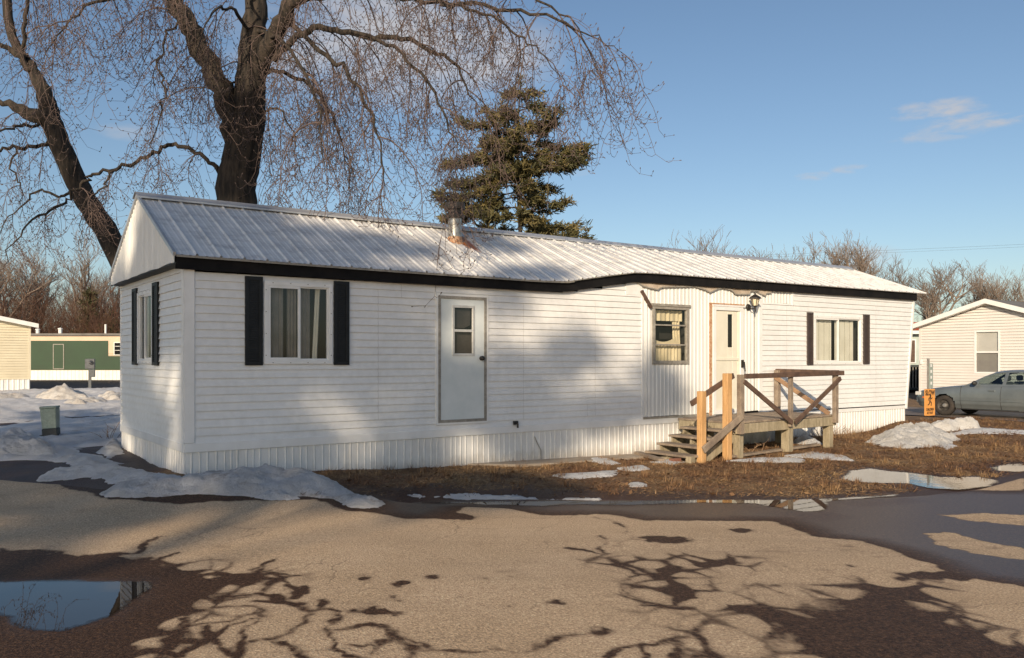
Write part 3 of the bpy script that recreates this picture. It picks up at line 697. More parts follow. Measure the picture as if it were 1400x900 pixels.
# --- road sheet with wet patches and cracks
xs = axis([(-12, -4.6, .06), (-4.6, 6.6, .026), (6.6, 13, .06)], -90, 90)
ss = axis([(0, 1.2, .05), (1.2, 6.9, .03), (6.9, 8, .1)], -.0001, 60)
ss = ss[ss >= 0]
X, S = np.meshgrid(xs, ss); Y = edge(X) - S; Z = terr(X, Y) + .012
Z = Z - .02 * np.clip(1 - S / .08, 0, 1)
c3 = lambda L: [(a / 2.5, 620 + b / 2.5) for a, b in L]
c4 = lambda L: [(480 + a / 2.692, 620 + b / 2.692) for a, b in L]
WETP = [
 [(-400, 750), (0, 758), (52, 754), (92, 756), (120, 760), (160, 758), (188, 762), (216, 764), (232, 774), (272, 778), (288, 786), (320, 784), (348, 786), (360, 790), (344, 800), (320, 804), (308, 812), (290, 822), (276, 836), (256, 844), (240, 860), (224, 876), (212, 900), (200, 960), (-400, 960)],
 [(811, 770), (833, 763), (860, 768), (918, 769), (922, 763), (970, 761), (1020, 763), (1023, 773), (1005, 780), (965, 783), (950, 792), (972, 806), (1004, 816), (1028, 820), (1032, 804), (1057, 820), (1085, 832), (1115, 841), (1157, 841), (1130, 812), (1150, 800), (1180, 796), (1222, 798), (1257, 792), (1290, 806), (1290, 830), (1330, 850), (1400, 878), (1500, 900), (1500, 960), (1060, 960), (1040, 920), (1060, 890), (1030, 860), (1000, 850), (985, 858), (1000, 880), (1000, 900), (990, 930), (965, 930), (955, 880), (937, 866), (933, 850), (944, 834), (883, 830), (870, 795), (850, 785)],
 [(500, 676), (600, 672), (1400, 672), (1400, 640), (1700, 640), (1700, 860), (1500, 830), (1400, 806), (1330, 793), (1260, 768), (1180, 742), (1115, 734), (1060, 714), (1000, 714), (930, 714), (880, 713), (830, 705), (740, 706), (690, 696), (640, 695), (600, 711), (560, 711), (510, 702)],
 [(-400, 640), (60, 650), (90, 668), (150, 684), (240, 690), (330, 686), (430, 684), (470, 700), (520, 703), (560, 690), (560, 660)]]
DRY = [(920, 785, 15, 5), (912, 811, 17, 7), (942, 808, 12, 4), (1226, 851, 17, 7), (1176, 862, 13, 4), (1206, 872, 13, 7), (1276, 866, 19, 8), (1100, 864, 12, 4), (975, 852, 8, 4), (985, 882, 16, 9), (1060, 858, 30, 8), (1120, 886, 26, 6), (1160, 893, 12, 4), (1043, 893, 20, 6),
       (308, 805.5, 8, 3), (288, 828, 12, 6), (260, 873, 20, 9), (292, 886, 16, 6), (225, 866, 16, 6), (1015, 836, 12, 5), (1030, 845, 20, 5), (960, 830, 12, 3)]
LINES = [c3(l) for l in (
 [(470, 345), (485, 310), (520, 292), (535, 290)], [(500, 365), (560, 358), (602, 344)], [(870, 403), (900, 385), (945, 370)], [(900, 415), (940, 420), (975, 450), (1000, 470), (1010, 498), (1040, 462)],
 [(760, 500), (820, 490), (880, 485), (940, 490), (960, 510), (1010, 525), (1050, 545), (1090, 535), (1112, 512)], [(1010, 520), (1060, 545), (1040, 590), (1000, 620), (930, 640), (880, 650), (830, 670), (800, 710)],
 [(690, 545), (730, 540), (790, 530), (850, 530), (900, 540), (880, 580), (850, 610), (840, 640), (850, 665)], [(560, 630), (640, 600), (700, 590), (760, 580), (820, 560), (880, 545)], [(600, 650), (700, 655), (760, 620), (800, 590), (850, 570)],
 [(700, 600), (725, 640), (760, 670), (800, 690)], [(1110, 535), (1150, 550), (1120, 600), (1110, 640), (1130, 670), (1180, 690), (1240, 705)], [(1140, 605), (1200, 602), (1250, 590), (1320, 602), (1360, 630), (1420, 645), (1480, 680)],
 [(1360, 630), (1310, 660), (1270, 690), (1240, 720)], [(960, 650), (1030, 690), (1060, 720)], [(880, 508), (940, 512), (1000, 525)], [(640, 570), (600, 620), (560, 680)], [(800, 560), (870, 552), (930, 565)], [(520, 690), (600, 700), (660, 670), (720, 640)])]
LINES += [c4(l) for l in (
 [(900, 240), (960, 255), (1000, 275), (1020, 300), (1035, 315), (985, 345)], [(920, 310), (940, 330), (920, 355), (940, 375)], [(945, 380), (910, 375), (850, 362), (795, 350)], [(960, 328), (1035, 322), (1110, 322)], [(1060, 566), (1180, 568), (1250, 576)],
 [(0, 642), (60, 635), (110, 650), (150, 680), (200, 700), (260, 740), (350, 742), (450, 745), (540, 735), (620, 748), (690, 715), (760, 682), (850, 668)], [(0, 712), (50, 715), (100, 705), (185, 685)], [(100, 705), (130, 690), (200, 690)], [(930, 754), (1000, 720), (1070, 715), (1130, 715), (1200, 690), (1240, 660)], [(1080, 715), (1090, 770)], [(1200, 690), (1215, 730), (1180, 790)], [(200, 700), (230, 740), (220, 790)])]
BLOB = [(907, 739, 34, 4.5), (512, 838, 32, 6), (540, 822, 14, 5), (1010, 727, 22, 3), (1067, 802, 12, 4), (505, 791, 10, 3), (618, 820, 9, 4), (660, 791, 14, 3), (590, 791, 12, 3), (765, 825, 12, 3), (620, 708, 34, 5), (530, 817, 10, 4), (1165, 775, 7, 2), (1065, 775, 9, 2), (745, 808, 7, 2), (594, 826, 6, 3), (550, 798, 7, 3), (1330, 780, 60, 8), (1290, 790, 60, 10), (500, 835, 20, 5), (690, 790, 9, 2), (815, 866, 5, 2)]
nz = .07 * vn(X, Y, 3, 11) + .035 * vn(X, Y, 11, 12)
wet = np.full(X.shape, -1.0)
def vor(x, y, sc, seed):
    x = x * sc; y = y * sc; xi = np.floor(x); yi = np.floor(y); f1 = np.full(x.shape, 9.); f2 = np.full(x.shape, 9.)
    for i in (-1, 0, 1):
        for j in (-1, 0, 1):
            h1 = np.modf(np.abs(np.sin((xi + i) * 127.1 + (yi + j) * 311.7 + seed) * 43758.5))[0]; h2 = np.modf(np.abs(np.sin((xi + i) * 269.5 + (yi + j) * 183.3 + seed) * 24634.6))[0]
            d = np.hypot(x - xi - i - h1, y - yi - j - h2); f2 = np.where(d < f1, f1, np.minimum(f2, d)); f1 = np.minimum(f1, d)
    return (f2 - f1) / 2 / sc
wx_ = X + .08 * vn(X, Y, 2.2, 35) + .03 * vn(X, Y, 13, 36); wy_ = Y + .08 * vn(X, Y, 2.2, 37) + .03 * vn(X, Y, 13, 38)
bd = np.minimum(vor(wx_, wy_ * .8, 2.6, 3.3), vor(wx_ + 3, wy_ * .8, 1.5, 8.1) + .01)
for i_, p in enumerate(WETP):
    A_ = sdf(G2(p), X, Y) + nz
    if i_ == 1: A_ = A_ - .13
    if i_ < 2:
        net = np.interp(A_, [-.5, -.26, 0, .13, .36], [-.06, .003, .028, .075, .4]) + .03 * vn(X, Y, 1.8, 39) - bd
        net = np.where(S < (2.2 if i_ else 2.6), np.minimum(net, A_ + .02), net); wet = np.maximum(wet, net)
    else: wet = np.maximum(wet, A_)
def ell(L, X, Y):
    out = np.full(X.shape, -1.0)
    X = X + .10 * vn(X, Y, 2.6, 51) + .05 * vn(X, Y, 8, 53); Y = Y + .10 * vn(X, Y, 2.6, 52) + .05 * vn(X, Y, 8, 54)
    for px, py, a, c in L:
        p = g(px, py); q = g(px + a, py); r = g(px, py + c); r0 = g(px, py - c)
        A = abs(q.x - p.x); B = abs(r0.y - r.y) / 2
        out = np.maximum(out, (1 - np.hypot((X - p.x) / A, (Y - p.y) / B)) * min(A, B))
    return out
for dp_ in ([(1262, 731), (1300, 730), (1345, 741), (1400, 752), (1500, 770), (1500, 785), (1400, 766), (1330, 759), (1285, 746)], [(1285, 706), (1330, 702), (1400, 705), (1500, 708), (1500, 724), (1400, 720), (1330, 714)]):
    wet = np.minimum(wet, -(sdf(G2(dp_), X, Y) + nz * 1.6 + .06 * vn(X, Y, 9, 71)))
wet = np.maximum(wet, ell(BLOB, X, Y) * .8 + nz * 1.5 + .03 * vn(X, Y, 14, 73) - .012)
XX = X + .07 * vn(X, Y, 4.5, 21) + .035 * vn(X, Y, 16, 23); YY = Y + .07 * vn(X, Y, 4.5, 22) + .035 * vn(X, Y, 16, 24)
for l in LINES:
    wd = .022 + .05 * vn(X, Y, 2.5, 31); wet = np.maximum(wet, wd - pld(G2(l), XX, YY))
for k in ('left', 'strip'): wet = np.maximum(wet, sdf(PW[k][0], X, Y) + .12)
spk = .30 * vn(X, Y, .9, 61) + .5 * vn(X, Y, 5, 62) - .46; wet = np.maximum(wet, spk * .25)
soak = np.maximum(sdf(G2(WETP[2]), X, Y), sdf(PW['left'][0], X, Y) + .15)
m, nt, b = newmat('worn_asphalt'); v = coords(nt)
wa = nd(nt, 'ShaderNodeAttribute', attribute_name='wet').outputs['Fac']; so_ = nd(nt, 'ShaderNodeAttribute', attribute_name='soak').outputs['Fac']
nf = noise(nt, v, 60, 4, .75); nl = noise(nt, v, 1.1, 5, .6)
vo = nd(nt, 'ShaderNodeTexVoronoi'); vo.inputs['Scale'].default_value = 75; nt.links.new(v, vo.inputs['Vector'])
wf = ramp(nt, math_(nt, 'ADD', math_(nt, 'MULTIPLY', math_(nt, 'ADD', wa, math_(nt, 'MULTIPLY', math_(nt, 'SUBTRACT', noise(nt, v, 15, 9, .78), .5), .07)), math_(nt, 'ADD', 8, math_(nt, 'MULTIPLY', noise(nt, v, 1.7, 3), 34))), .5), ((.15, 0), (.85, 1)))
dry = ramp(nt, nl, ((.3, (.50, .36, .225)), (.7, (.58, .43, .28))))
dry = mixc(nt, .75, dry, ramp(nt, nf, ((.3, .12), (.7, .88))), 'OVERLAY')
peb = ramp(nt, vo.outputs['Color'], ((.55, .45), (.8, .5), (.97, .85)))
dry = mixc(nt, .7, dry, peb, 'OVERLAY')
vc = nd(nt, 'ShaderNodeTexVoronoi', feature='DISTANCE_TO_EDGE'); vc.inputs['Scale'].default_value = .9
wv_ = nd(nt, 'ShaderNodeVectorMath', operation='ADD'); nz_ = nd(nt, 'ShaderNodeTexNoise'); nz_.inputs['Scale'].default_value = 3.0; nz_.inputs['Detail'].default_value = 6; nt.links.new(v, nz_.inputs['Vector']); sc_ = nd(nt, 'ShaderNodeVectorMath', operation='SCALE'); sc_.inputs['Scale'].default_value = .35; nt.links.new(nz_.outputs['Color'], sc_.inputs[0]); nt.links.new(v, wv_.inputs[0]); nt.links.new(sc_.outputs[0], wv_.inputs[1]); nt.links.new(wv_.outputs[0], vc.inputs['Vector'])
hair = math_(nt, 'MULTIPLY', ramp(nt, vc.outputs['Distance'], ((.0, 1), (.009, 0))), ramp(nt, noise(nt, v, .8, 3), ((.48, 0), (.6, .55))))
dry = mixc(nt, hair, dry, (.10, .07, .05))
damp = ramp(nt, math_(nt, 'ADD', wa, math_(nt, 'MULTIPLY', noise(nt, v, 6, 6, .7), .10)), ((-0.0, 0), (.06, .42)))
dry = mixc(nt, damp, dry, (.20, .135, .085))
tyre = ramp(nt, noise(nt, coords(nt, (.25, 2.2, 1)), 1.2, 4), ((.5, 0), (.75, .22))); dry = mixc(nt, tyre, dry, (.26, .19, .13))
wc = mixc(nt, .8, ramp(nt, noise(nt, v, 38, 5, .85), ((.36, (.022, .013, .009)), (.5, (.070, .039, .024)), (.66, (.17, .095, .055)))), ramp(nt, vo.outputs['Color'], ((.5, .42), (.85, .5), (.98, .95))), 'OVERLAY')
c = mixc(nt, wf, dry, wc); nt.links.new(c, b.inputs['Base Color'])
sf = ramp(nt, math_(nt, 'ADD', so_, math_(nt, 'MULTIPLY', math_(nt, 'SUBTRACT', nl, .5), .5)), ((0, 0), (.35, 1)))
nt.links.new(mixc(nt, wf, (.3, .3, .3), mixc(nt, sf, (.10, .10, .10), (.22, .22, .22))), b.inputs['Specular IOR Level']); rw = mixc(nt, sf, (.6, .6, .6), (.40, .40, .40)); rr = mixc(nt, wf, (.9, .9, .9), rw); nt.links.new(rr, b.inputs['Roughness'])
bn = nd(nt, 'ShaderNodeBump'); bn.inputs['Distance'].default_value = .008; nt.links.new(math_(nt, 'ADD', nf, math_(nt, 'MULTIPLY', vo.outputs['Distance'], .6)), bn.inputs['Height'])
nt.links.new(math_(nt, 'SUBTRACT', .7, math_(nt, 'MULTIPLY', math_(nt, 'MULTIPLY', wf, sf), .5)), bn.inputs['Strength']); nt.links.new(bn.outputs['Normal'], b.inputs['Normal'])
tag(grid_mesh('road', X, Y, Z, m, {'wet': wet, 'soak': soak}), kind='structure')

# --- driveway by the car
dp = []
CARP = Vector((13.5, 26.7, 0)); DV = Vector((.57735, -.8165, 0)); DN = Vector((-.8165, -.57735, 0))
A_, B_ = np.meshgrid(np.arange(-14, 14.1, .3), np.arange(-3.2, 4.6, .3))
X = CARP.x + DV.x * A_ + DN.x * B_; Y = CARP.y + DV.y * A_ + DN.y * B_
M['drive'] = pm('damp_drive', (.10, .075, .06), (.2, .155, .12), .6, 1.5, fine=60, bmp=.3)
tag(grid_mesh('driveway', X, Y, terr(X, Y) + .04, M['drive']), kind='structure')

# --- puddles
m, nt, b = newmat('puddle_water'); b.inputs['Base Color'].default_value = (.022, .017, .013, 1); b.inputs['Roughness'].default_value = .015; b.inputs['IOR'].default_value = 1.36
v = coords(nt); bump(nt, b, noise(nt, v, 6, 2), .015, .01); M['water'] = m
m2, nt, b = newmat('shallow_puddle_water'); b.inputs['Base Color'].default_value = (.03, .018, .012, 1); b.inputs['Roughness'].default_value = .03; b.inputs['Specular IOR Level'].default_value = .7
v = coords(nt); bump(nt, b, noise(nt, v, 5, 3), .05, .02)
for m_ in (M['water'], m2):
    nt = m_.node_tree; b = nt.nodes['Principled BSDF']; out = nt.nodes['Material Output']; v = coords(nt)
    da = nd(nt, 'ShaderNodeAttribute', attribute_name='depth').outputs['Fac']; tr = nd(nt, 'ShaderNodeBsdfTransparent'); mx = nd(nt, 'ShaderNodeMixShader')
    f_ = math_(nt, 'MULTIPLY', math_(nt, 'ADD', da, math_(nt, 'MULTIPLY', math_(nt, 'SUBTRACT', noise(nt, v, 30, 5, .7), .5), .07)), 16)
    nt.links.new(ramp(nt, f_, ((0, 0), (1, 1))), mx.inputs[0]); nt.links.new(tr.outputs[0], mx.inputs[1]); nt.links.new(b.outputs[0], mx.inputs[2]); nt.links.new(mx.outputs[0], out.inputs['Surface'])
for k, (w2, zp) in PW.items():
    x0 = min(p[0] for p in w2) - .15; x1 = max(p[0] for p in w2) + .15; y0 = min(p[1] for p in w2) - .15; y1 = max(p[1] for p in w2) + .15
    X, Y = np.meshgrid(np.arange(x0, x1, .025), np.arange(y0, y1, .025)); d = sdf(w2, X, Y) + .05 * vn(X, Y, 3, 91) + .03 * vn(X, Y, 10, 92)
    o = grid_mesh('puddle', X, Y, np.full(X.shape, zp + (.016 if k in ('left', 'strip') else .020)), M['water'] if k in ('left', 'strip') else m2, {'depth': d}, keep=d > -.06); tag(o, kind='structure')
# --- snow
def snowmat(name, c1, c2, dirt):
    m, nt, b = newmat(name); v = coords(nt); b.inputs['Roughness'].default_value = .55
    c = ramp(nt, noise(nt, v, 3, 6), ((.3, c1), (.7, c2)))
    df = ramp(nt, noise(nt, v, 2.3, 8, .75), ((.56, 0), (.72, 1))); sp = ramp(nt, noise(nt, v, 45, 3, .8), ((.66, 0), (.72, 1)))
    c = mixc(nt, math_(nt, 'MULTIPLY', df, dirt), c, (.22, .15, .10)); c = mixc(nt, math_(nt, 'MULTIPLY', sp, dirt), c, (.15, .10, .07))
    nt.links.new(c, b.inputs['Base Color']); b.inputs['Subsurface Weight'].default_value = 0
    bump(nt, b, noise(nt, v, 22, 9, .85), 1.0, .07); return m
M['snow'] = snowmat('old_snow', (.84, .84, .85), (.66, .65, .64), .7); M['snow_bank'] = snowmat('bank_snow', (.84, .84, .85), (.6, .58, .56), .9); M['snow_sun'] = snowmat('spotted_snow', (.80, .79, .77), (.66, .63, .58), .6); M['snow_dirty'] = snowmat('dirty_snow', (.80, .77, .72), (.66, .60, .52), .8)
def snow_heap(label, polypx, h, w=.35, mat='snow', seed=0, lump=.5, name='snow_bank', step=None, group=None):
    w2 = G2(polypx); x0 = min(p[0] for p in w2) - .3; x1 = max(p[0] for p in w2) + .3; y0 = min(p[1] for p in w2) - .3; y1 = max(p[1] for p in w2) + .3
    step = step or max(.025, y0 / 480); X, Y = np.meshgrid(np.arange(x0, x1, step), np.arange(y0, y1, step))
    d = sdf(w2, X, Y) + .09 * vn(X, Y, 2.5, seed) + .05 * vn(X, Y, 9, seed + 1) + .035 * vn(X, Y, 22, seed + 9)
    hh = h * (1 - np.exp(-np.clip(d, 0, 9) / w)) * (1 + lump * 1.4 * vn(X, Y, 2.2, seed + 2)) + (.10 + .22 * (lump > .85)) * h * np.clip(d / .08, 0, 1) * vn(X, Y, 6, seed + 3) + .06 * min(h, .25) * np.clip(d / .05, 0, 1) * vn(X, Y, 22, seed + 4)
    hh = hh + np.clip(d / .08, 0, 1) * ((.10 + .12 * (lump > .85)) * min(h, .3) * vn(X, Y, 13, seed + 5) + .14 * min(h, .2) * vn(X, Y, 30, seed + 6))
    Z = terr(X, Y) + .02 + np.where(d > 0, np.maximum(hh, .012), np.maximum(d, -.2) * .7)
    o = grid_mesh(name, X, Y, Z, M[mat], keep=d > -.06); return tag(o, label, 'snow', group)
snow_heap('long ploughed snow bank against the near corner of the white mobile home', [(140, 676), (165, 668), (220, 663), (255, 657), (300, 653), (360, 651), (420, 653), (455, 662), (482, 676), (528, 690), (518, 697), (480, 696), (458, 684), (425, 678), (350, 679), (300, 676), (240, 680), (190, 681), (150, 679)], .10, .12, seed=1, lump=1.0, mat='snow_bank')
snow_heap('narrow snow tongue running along the road edge left of the mobile home', [(60, 622), (105, 626), (150, 640), (200, 650), (250, 660), (215, 672), (165, 664), (125, 655), (50, 659), (64, 650), (125, 645), (95, 634)], .10, .16, seed=5, lump=.9)
snow_heap('small lone snow lump on the wet road in front of the snow bank', [(347, 682), (362, 677), (392, 677), (409, 683), (395, 686), (362, 686)], .09, .1, seed=9)
snow_heap('large sunlit snow pile at the foot of the orange sign', [(1182, 607), (1205, 598), (1222, 590), (1245, 587), (1285, 590), (1308, 602), (1290, 611), (1240, 614), (1200, 611)], .30, .5, seed=12, lump=.7, mat='snow_sun')
snow_heap('low snow ridge beside the driveway, right of the large snow pile', [(1262, 587), (1300, 585), (1336, 584.5), (1342, 588), (1300, 591), (1270, 591)], .27, .16, seed=14, lump=.5, mat='snow_sun')
snow_heap('thin snow strip trailing along the driveway edge at the far right', [(1335, 586), (1400, 590), (1460, 594), (1460, 597), (1400, 596), (1330, 594), (1300, 597), (1300, 594)], .05, .3, seed=16)
snow_heap('small pointed snow mound under the porch deck', [(1082, 608), (1092, 602), (1110, 603), (1124, 609), (1105, 611)], .22, .25, seed=18)
for i, (lab, pl) in enumerate((
    ('flat melting snow patch on the grass in front of the deck post', [(992, 632), (1040, 628), (1100, 630), (1095, 634), (1020, 634)]),
    ('flat melting snow patch on the grass right of the deck', [(1075, 625), (1110, 619), (1160, 626), (1165, 631), (1120, 629)]),
    ('small snow patch against the concrete slab edge', [(797, 630), (820, 626), (848, 636), (832, 638), (812, 634)]),
    ('broken thin snow patch in the dead grass below the slab', [(755, 652), (800, 648), (845, 645), (838, 652), (790, 655)]),
    ('narrow snow patch in the grass left of the steps', [(845, 642), (880, 639), (885, 643), (860, 645)]),
    ('thin snow sliver in the muddy grass below the steps', [(855, 663), (875, 661), (886, 666), (868, 668)]),
    ('little snow patch at the foot of the bottom step', [(893, 634), (915, 630), (940, 634), (915, 637)]),
    ('thin snow rim along the road edge right of the snow bank', [(560, 679), (620, 678), (700, 681), (820, 684), (820, 686), (700, 684), (620, 681)]),
    ('snow scrap in the brown grass by the large snow pile', [(1286, 612), (1300, 608), (1308, 613), (1296, 616)]))):
    snow_heap(lab, pl, .035, .08, seed=30 + 3 * i, name='snow_patch', group='melting snow patches on the lawn')
snow_heap('dirty sunlit snow heap between the cream home and the meter post', [(44, 547), (85, 544.5), (122, 545.5), (124, 548.5), (80, 550), (48, 549.5)], .42, .4, 'snow_dirty', 60, .7)
snow_heap('grey brown snow heap in front of the meter post', [(80, 556), (120, 553), (152, 552), (152, 556), (120, 559), (88, 559)], .27, .35, 'snow_dirty', 63, .7)
snow_heap('snow heap close to the end wall of the white mobile home', [(128, 548), (150, 546), (176, 546), (176, 551), (150, 552.5)], .36, .4, 'snow_dirty', 66, .7)
snow_heap('low dirty snow ridge at the foot of the cream home', [(-80, 546), (0, 543), (42, 542.5), (42, 546.5), (0, 548), (-80, 552)], .2, .4, 'snow_dirty', 69, .6)
snow_heap('rounded snow mound at the lower left by the road', [(-60, 618), (0, 604), (30, 598), (60, 603), (85, 614), (80, 626), (30, 628), (-60, 634)], .30, .5, 'snow', 72, .7)
snow_heap('snow hump against the end wall beside the broken branch', [(135, 620), (150, 606), (166, 600), (168, 622), (150, 628)], .35, .5, 'snow', 75, .7)
# snow lying over the left yard
xs = np.arange(-32, -3.5, .11); ys = np.arange(11, 40, .11); X, Y = np.meshgrid(xs, ys)
back = (X - O.x) * N.x + (Y - O.y) * N.y; endd = np.maximum(-((X - O.x) * U.x + (Y - O.y) * U.y), -back - 4)
yard = np.minimum(np.minimum(endd - .5 - .4 * vn(X, Y, .8, 81), (Y - edge(X)) - 1.6 - .8 * vn(X, Y, .7, 80)), 3)
wedge = (X / Y > -.85) & (X / Y < -.38)
hh = .02 + .13 * vn(X, Y, .55, 82) + .07 * vn(X, Y, 2.2, 83) + .045 * vn(X, Y, 7, 84) + np.minimum(yard, .4) * .25 - .06
Z = terr(X, Y) + .015 + np.clip(hh, -.1, .4)
tag(grid_mesh('snow_cover', X, Y, Z, M['snow'], keep=(hh > -.03) & (yard > -.3) & wedge), 'patchy trodden snow covering the yard left of the mobile home', 'snow', kind='stuff')

# --- dead grass blades
rs = np.random.RandomState(3)
def blades(n, sampler):
    P = sampler(n); n = len(P); a = rs.uniform(0, 6.283, n); L = rs.uniform(.03, .085, n); el = np.abs(rs.normal(.12, .28, n)); w = rs.uniform(.0025, .005, n)
    d = np.stack([np.cos(a) * np.cos(el), np.sin(a) * np.cos(el), np.sin(el)], 1); s = np.stack([-np.sin(a), np.cos(a), rs.uniform(-.4, .4, n)], 1) * w[:, None]
    v = np.stack([P - s, P + s, P + d * L[:, None] * .6 + s * .7, P + d * L[:, None] + [0, 0, -.004]], 1); return v, rs.uniform(0, 1, n)
def samp(n):
    t = rs.uniform(-.5, 21, n * 2); d = rs.uniform(0, 1, n * 2) ** 1.0 * 5.2
    p = np.array([[O.x, O.y]]) + t[:, None] * np.array([[U.x, U.y]]) + d[:, None] * np.array([[N.x, N.y]])
    x, y = p[:, 0], p[:, 1]; e = edge(x); k = (y > e + .02) & (x > -4.6)
    k &= (sdf(PW['mud'][0], x, y) < -.03) & (sdf(PW['corner'][0], x, y) < -.03) & ((d > .05) | (t > 16.9))
    k &= rs.uniform(0, 1, n * 2) < np.clip((y - e) / .9, .12, 1) * (.55 + 1.1 * np.clip(vn(x, y, .9, 41) + .3, 0, 1)); k &= (x / y < .66)
    x, y = x[k], y[k]; return np.stack([x, y, terr(x, y) + .018 + .035 * vn(x, y, 1.3, 1)], 1)[:n]
V, cr = blades(125000, samp)
tp_ = samp(1500); tp_ = tp_[rs.permutation(len(tp_))[:420]]
def tuft(n):
    c = tp_[rs.randint(0, len(tp_), n)]; q = c + np.stack([rs.normal(0, .035, n), rs.normal(0, .035, n), np.zeros(n)], 1); q[:, 2] = terr(q[:, 0], q[:, 1]) + .01; return q
V2, c2_ = blades(9000, tuft); base_ = (V2[:, 0] + V2[:, 1]) / 2; up_ = rs.uniform(.04, .12, len(V2)); V2[:, 3, 2] = base_[:, 2] + up_; V2[:, 2, 2] = base_[:, 2] + up_ * .6
lf = samp(4000); lf = lf[rs.permutation(len(lf))[:1300]]; a_ = rs.uniform(0, 6.28, len(lf)); l_ = rs.uniform(.02, .045, len(lf))[:, None]; ex_ = np.stack([np.cos(a_), np.sin(a_), rs.normal(0, .3, len(lf))], 1) * l_; ey_ = np.stack([-np.sin(a_), np.cos(a_), rs.normal(0, .4, len(lf))], 1) * l_ * .6
lf = lf + [0, 0, .02]; V3_ = np.stack([lf - ex_, lf - ey_, lf + ex_, lf + ey_], 1)
V = np.concatenate([V, V2, V3_]); cr = np.concatenate([cr, c2_, rs.uniform(0, .5, len(V3_))]); n = len(V)
me = bpy.data.meshes.new('dead_grass'); me.vertices.add(n * 4); me.vertices.foreach_set('co', V.reshape(-1)); me.loops.add(n * 4); me.loops.foreach_set('vertex_index', np.arange(n * 4, dtype=np.int32))
me.polygons.add(n); me.polygons.foreach_set('loop_start', np.arange(0, n * 4, 4, dtype=np.int32)); me.update()
a = me.attributes.new('tone', 'FLOAT', 'POINT'); a.data.foreach_set('value', np.repeat(cr, 4).astype(np.float32))
m, nt, b = newmat('dead_grass_blade'); tn = nd(nt, 'ShaderNodeAttribute', attribute_name='tone').outputs['Fac']
big = noise(nt, coords(nt), .9, 4)
c = mixc(nt, ramp(nt, big, ((.38, 0), (.55, 1))), ramp(nt, tn, ((0, (.19, .105, .045)), (.6, (.30, .18, .08)), (1, (.42, .29, .15)))), ramp(nt, tn, ((0, (.09, .045, .022)), (.7, (.17, .085, .04)), (1, (.3, .18, .09)))))
nt.links.new(c, b.inputs['Base Color']); b.inputs['Roughness'].default_value = .8; me.materials.append(m)
o = bpy.data.objects.new('dead_grass', me); col.objects.link(o); tag(o, 'matted brown dead grass between the road and the mobile home', 'grass', kind='stuff')

# --- slab, loose timber and bricks by the steps
def slab():
    pl = [(4.25, .04), (8.25, .04), (8.3, .42), (7.2, .46), (5.6, .50), (4.9, .42)]
    zt = [gz(t) + .05 for t, d in pl]
    c = thing('concrete_slab', 'long low concrete slab lying against the skirting left of the steps', 'concrete slab', wl(6.2, .25, gz(6.2)), HOME_ROT)
    mb = MB(); n = len(pl); vs = [(t - 6.2, -(d - .25), z - gz(6.2)) for (t, d), z in zip(pl, zt)]; vs += [(x, y, z - .15) for x, y, z in vs]
    mb.add(vs, [tuple(range(n))] + [(i, i + n, (i + 1) % n + n, (i + 1) % n) for i in range(n)]); mb.build('slab', M['concrete'], c, bevel=.01)
slab()
def solo(name, label, cat, mb, mat, loc, group=None, bevel=.004, smooth=False):
    o = mb.build(name, M[mat], None, off=loc, bevel=bevel, smooth=smooth); o.location = loc; return tag(o, label, cat, group)
p, q = g(1000, 628), g(1118, 612); mb = MB(); mb.bar(p + Vector((0, 0, .05)), q + Vector((0, 0, .06)), .14, .04)
solo('wood_plank', 'long weathered plank lying on the grass under the deck front', 'plank', mb, 'wood_grey', p)
p, q = g(871, 625), g(905, 634); mb = MB(); mb.bar(p + Vector((0, 0, .08)), q + Vector((0, 0, .06)), .12, .05)
solo('wood_plank', 'short board lying at the end of the concrete slab by the bottom step', 'plank', mb, 'wood_grey', p)
for lab, px, py, mt, s in (('red brown brick under the bottom step', 923, 634, 'brick', (.2, .1, .09)), ('pale broken block under the bottom step beside the brick', 911, 631, 'wood_pale', (.22, .12, .08)), ('tilted pale block against the short orange newel post', 944, 635, 'wood_pale', (.12, .1, .13))):
    p = g(px, py); mb = MB(); a = Vector((s[0] / 2 * .8, s[0] / 2 * .6, 0)); mb.bar(p - a + Vector((0, 0, s[2] / 2)), p + a + Vector((0, 0, s[2] / 2)), s[1], s[2])
    solo('brick' if mt == 'brick' else 'block', lab, 'brick' if mt == 'brick' else 'block', mb, mt, p)
p = g(984, 622); mb = MB()
mb.lathe([(0, -.22), (.10, -.22), (.105, -.1), (.1, .2), (0, .2)], 12, (0, 0, 0), 'y'); mb.v = [tuple(p + Vector((x + .1, y, z + .09))) for x, y, z in mb.v]
solo('log', 'short round log lying under the deck between the orange posts', 'log', mb, 'wood_dark', p)
def stalks(label, px, py, n, h, spread, seed, name='dead_plant', lean=.35):
    r = random.Random(seed); p = g(px, py); mb = MB()
    for i in range(n):
        a = r.uniform(0, 6.28); rr = spread * r.random(); b0 = p + Vector((rr * math.cos(a), rr * math.sin(a), -.02)); d = Vector((r.gauss(0, lean), r.gauss(0, lean), 1)).normalized(); L = h * r.uniform(.5, 1.1); pts = [b0]; q = b0
        for k in range(4):
            d = (d + Vector((r.gauss(0, .15), r.gauss(0, .15), -.12 * k * lean))).normalized(); q = q + d * L / 4; pts.append(q)
            if k > 0 and r.random() < .7: mb.tube([q, q + (d + Vector((r.gauss(0, .6), r.gauss(0, .6), .1))).normalized() * L * .25], [.004, .002], 3)
        mb.tube(pts, [.006, .0055, .005, .004, .002], 3)
    solo(name, label, 'dead plant', mb, 'straw', p, bevel=0)
M['straw'] = pm('dry_stalk', (.30, .20, .12), (.20, .12, .07), .9, 30)
stalks('dry brown shrub stalks at the right corner of the deck', 1128, 604, 40, .5, .22, 1)
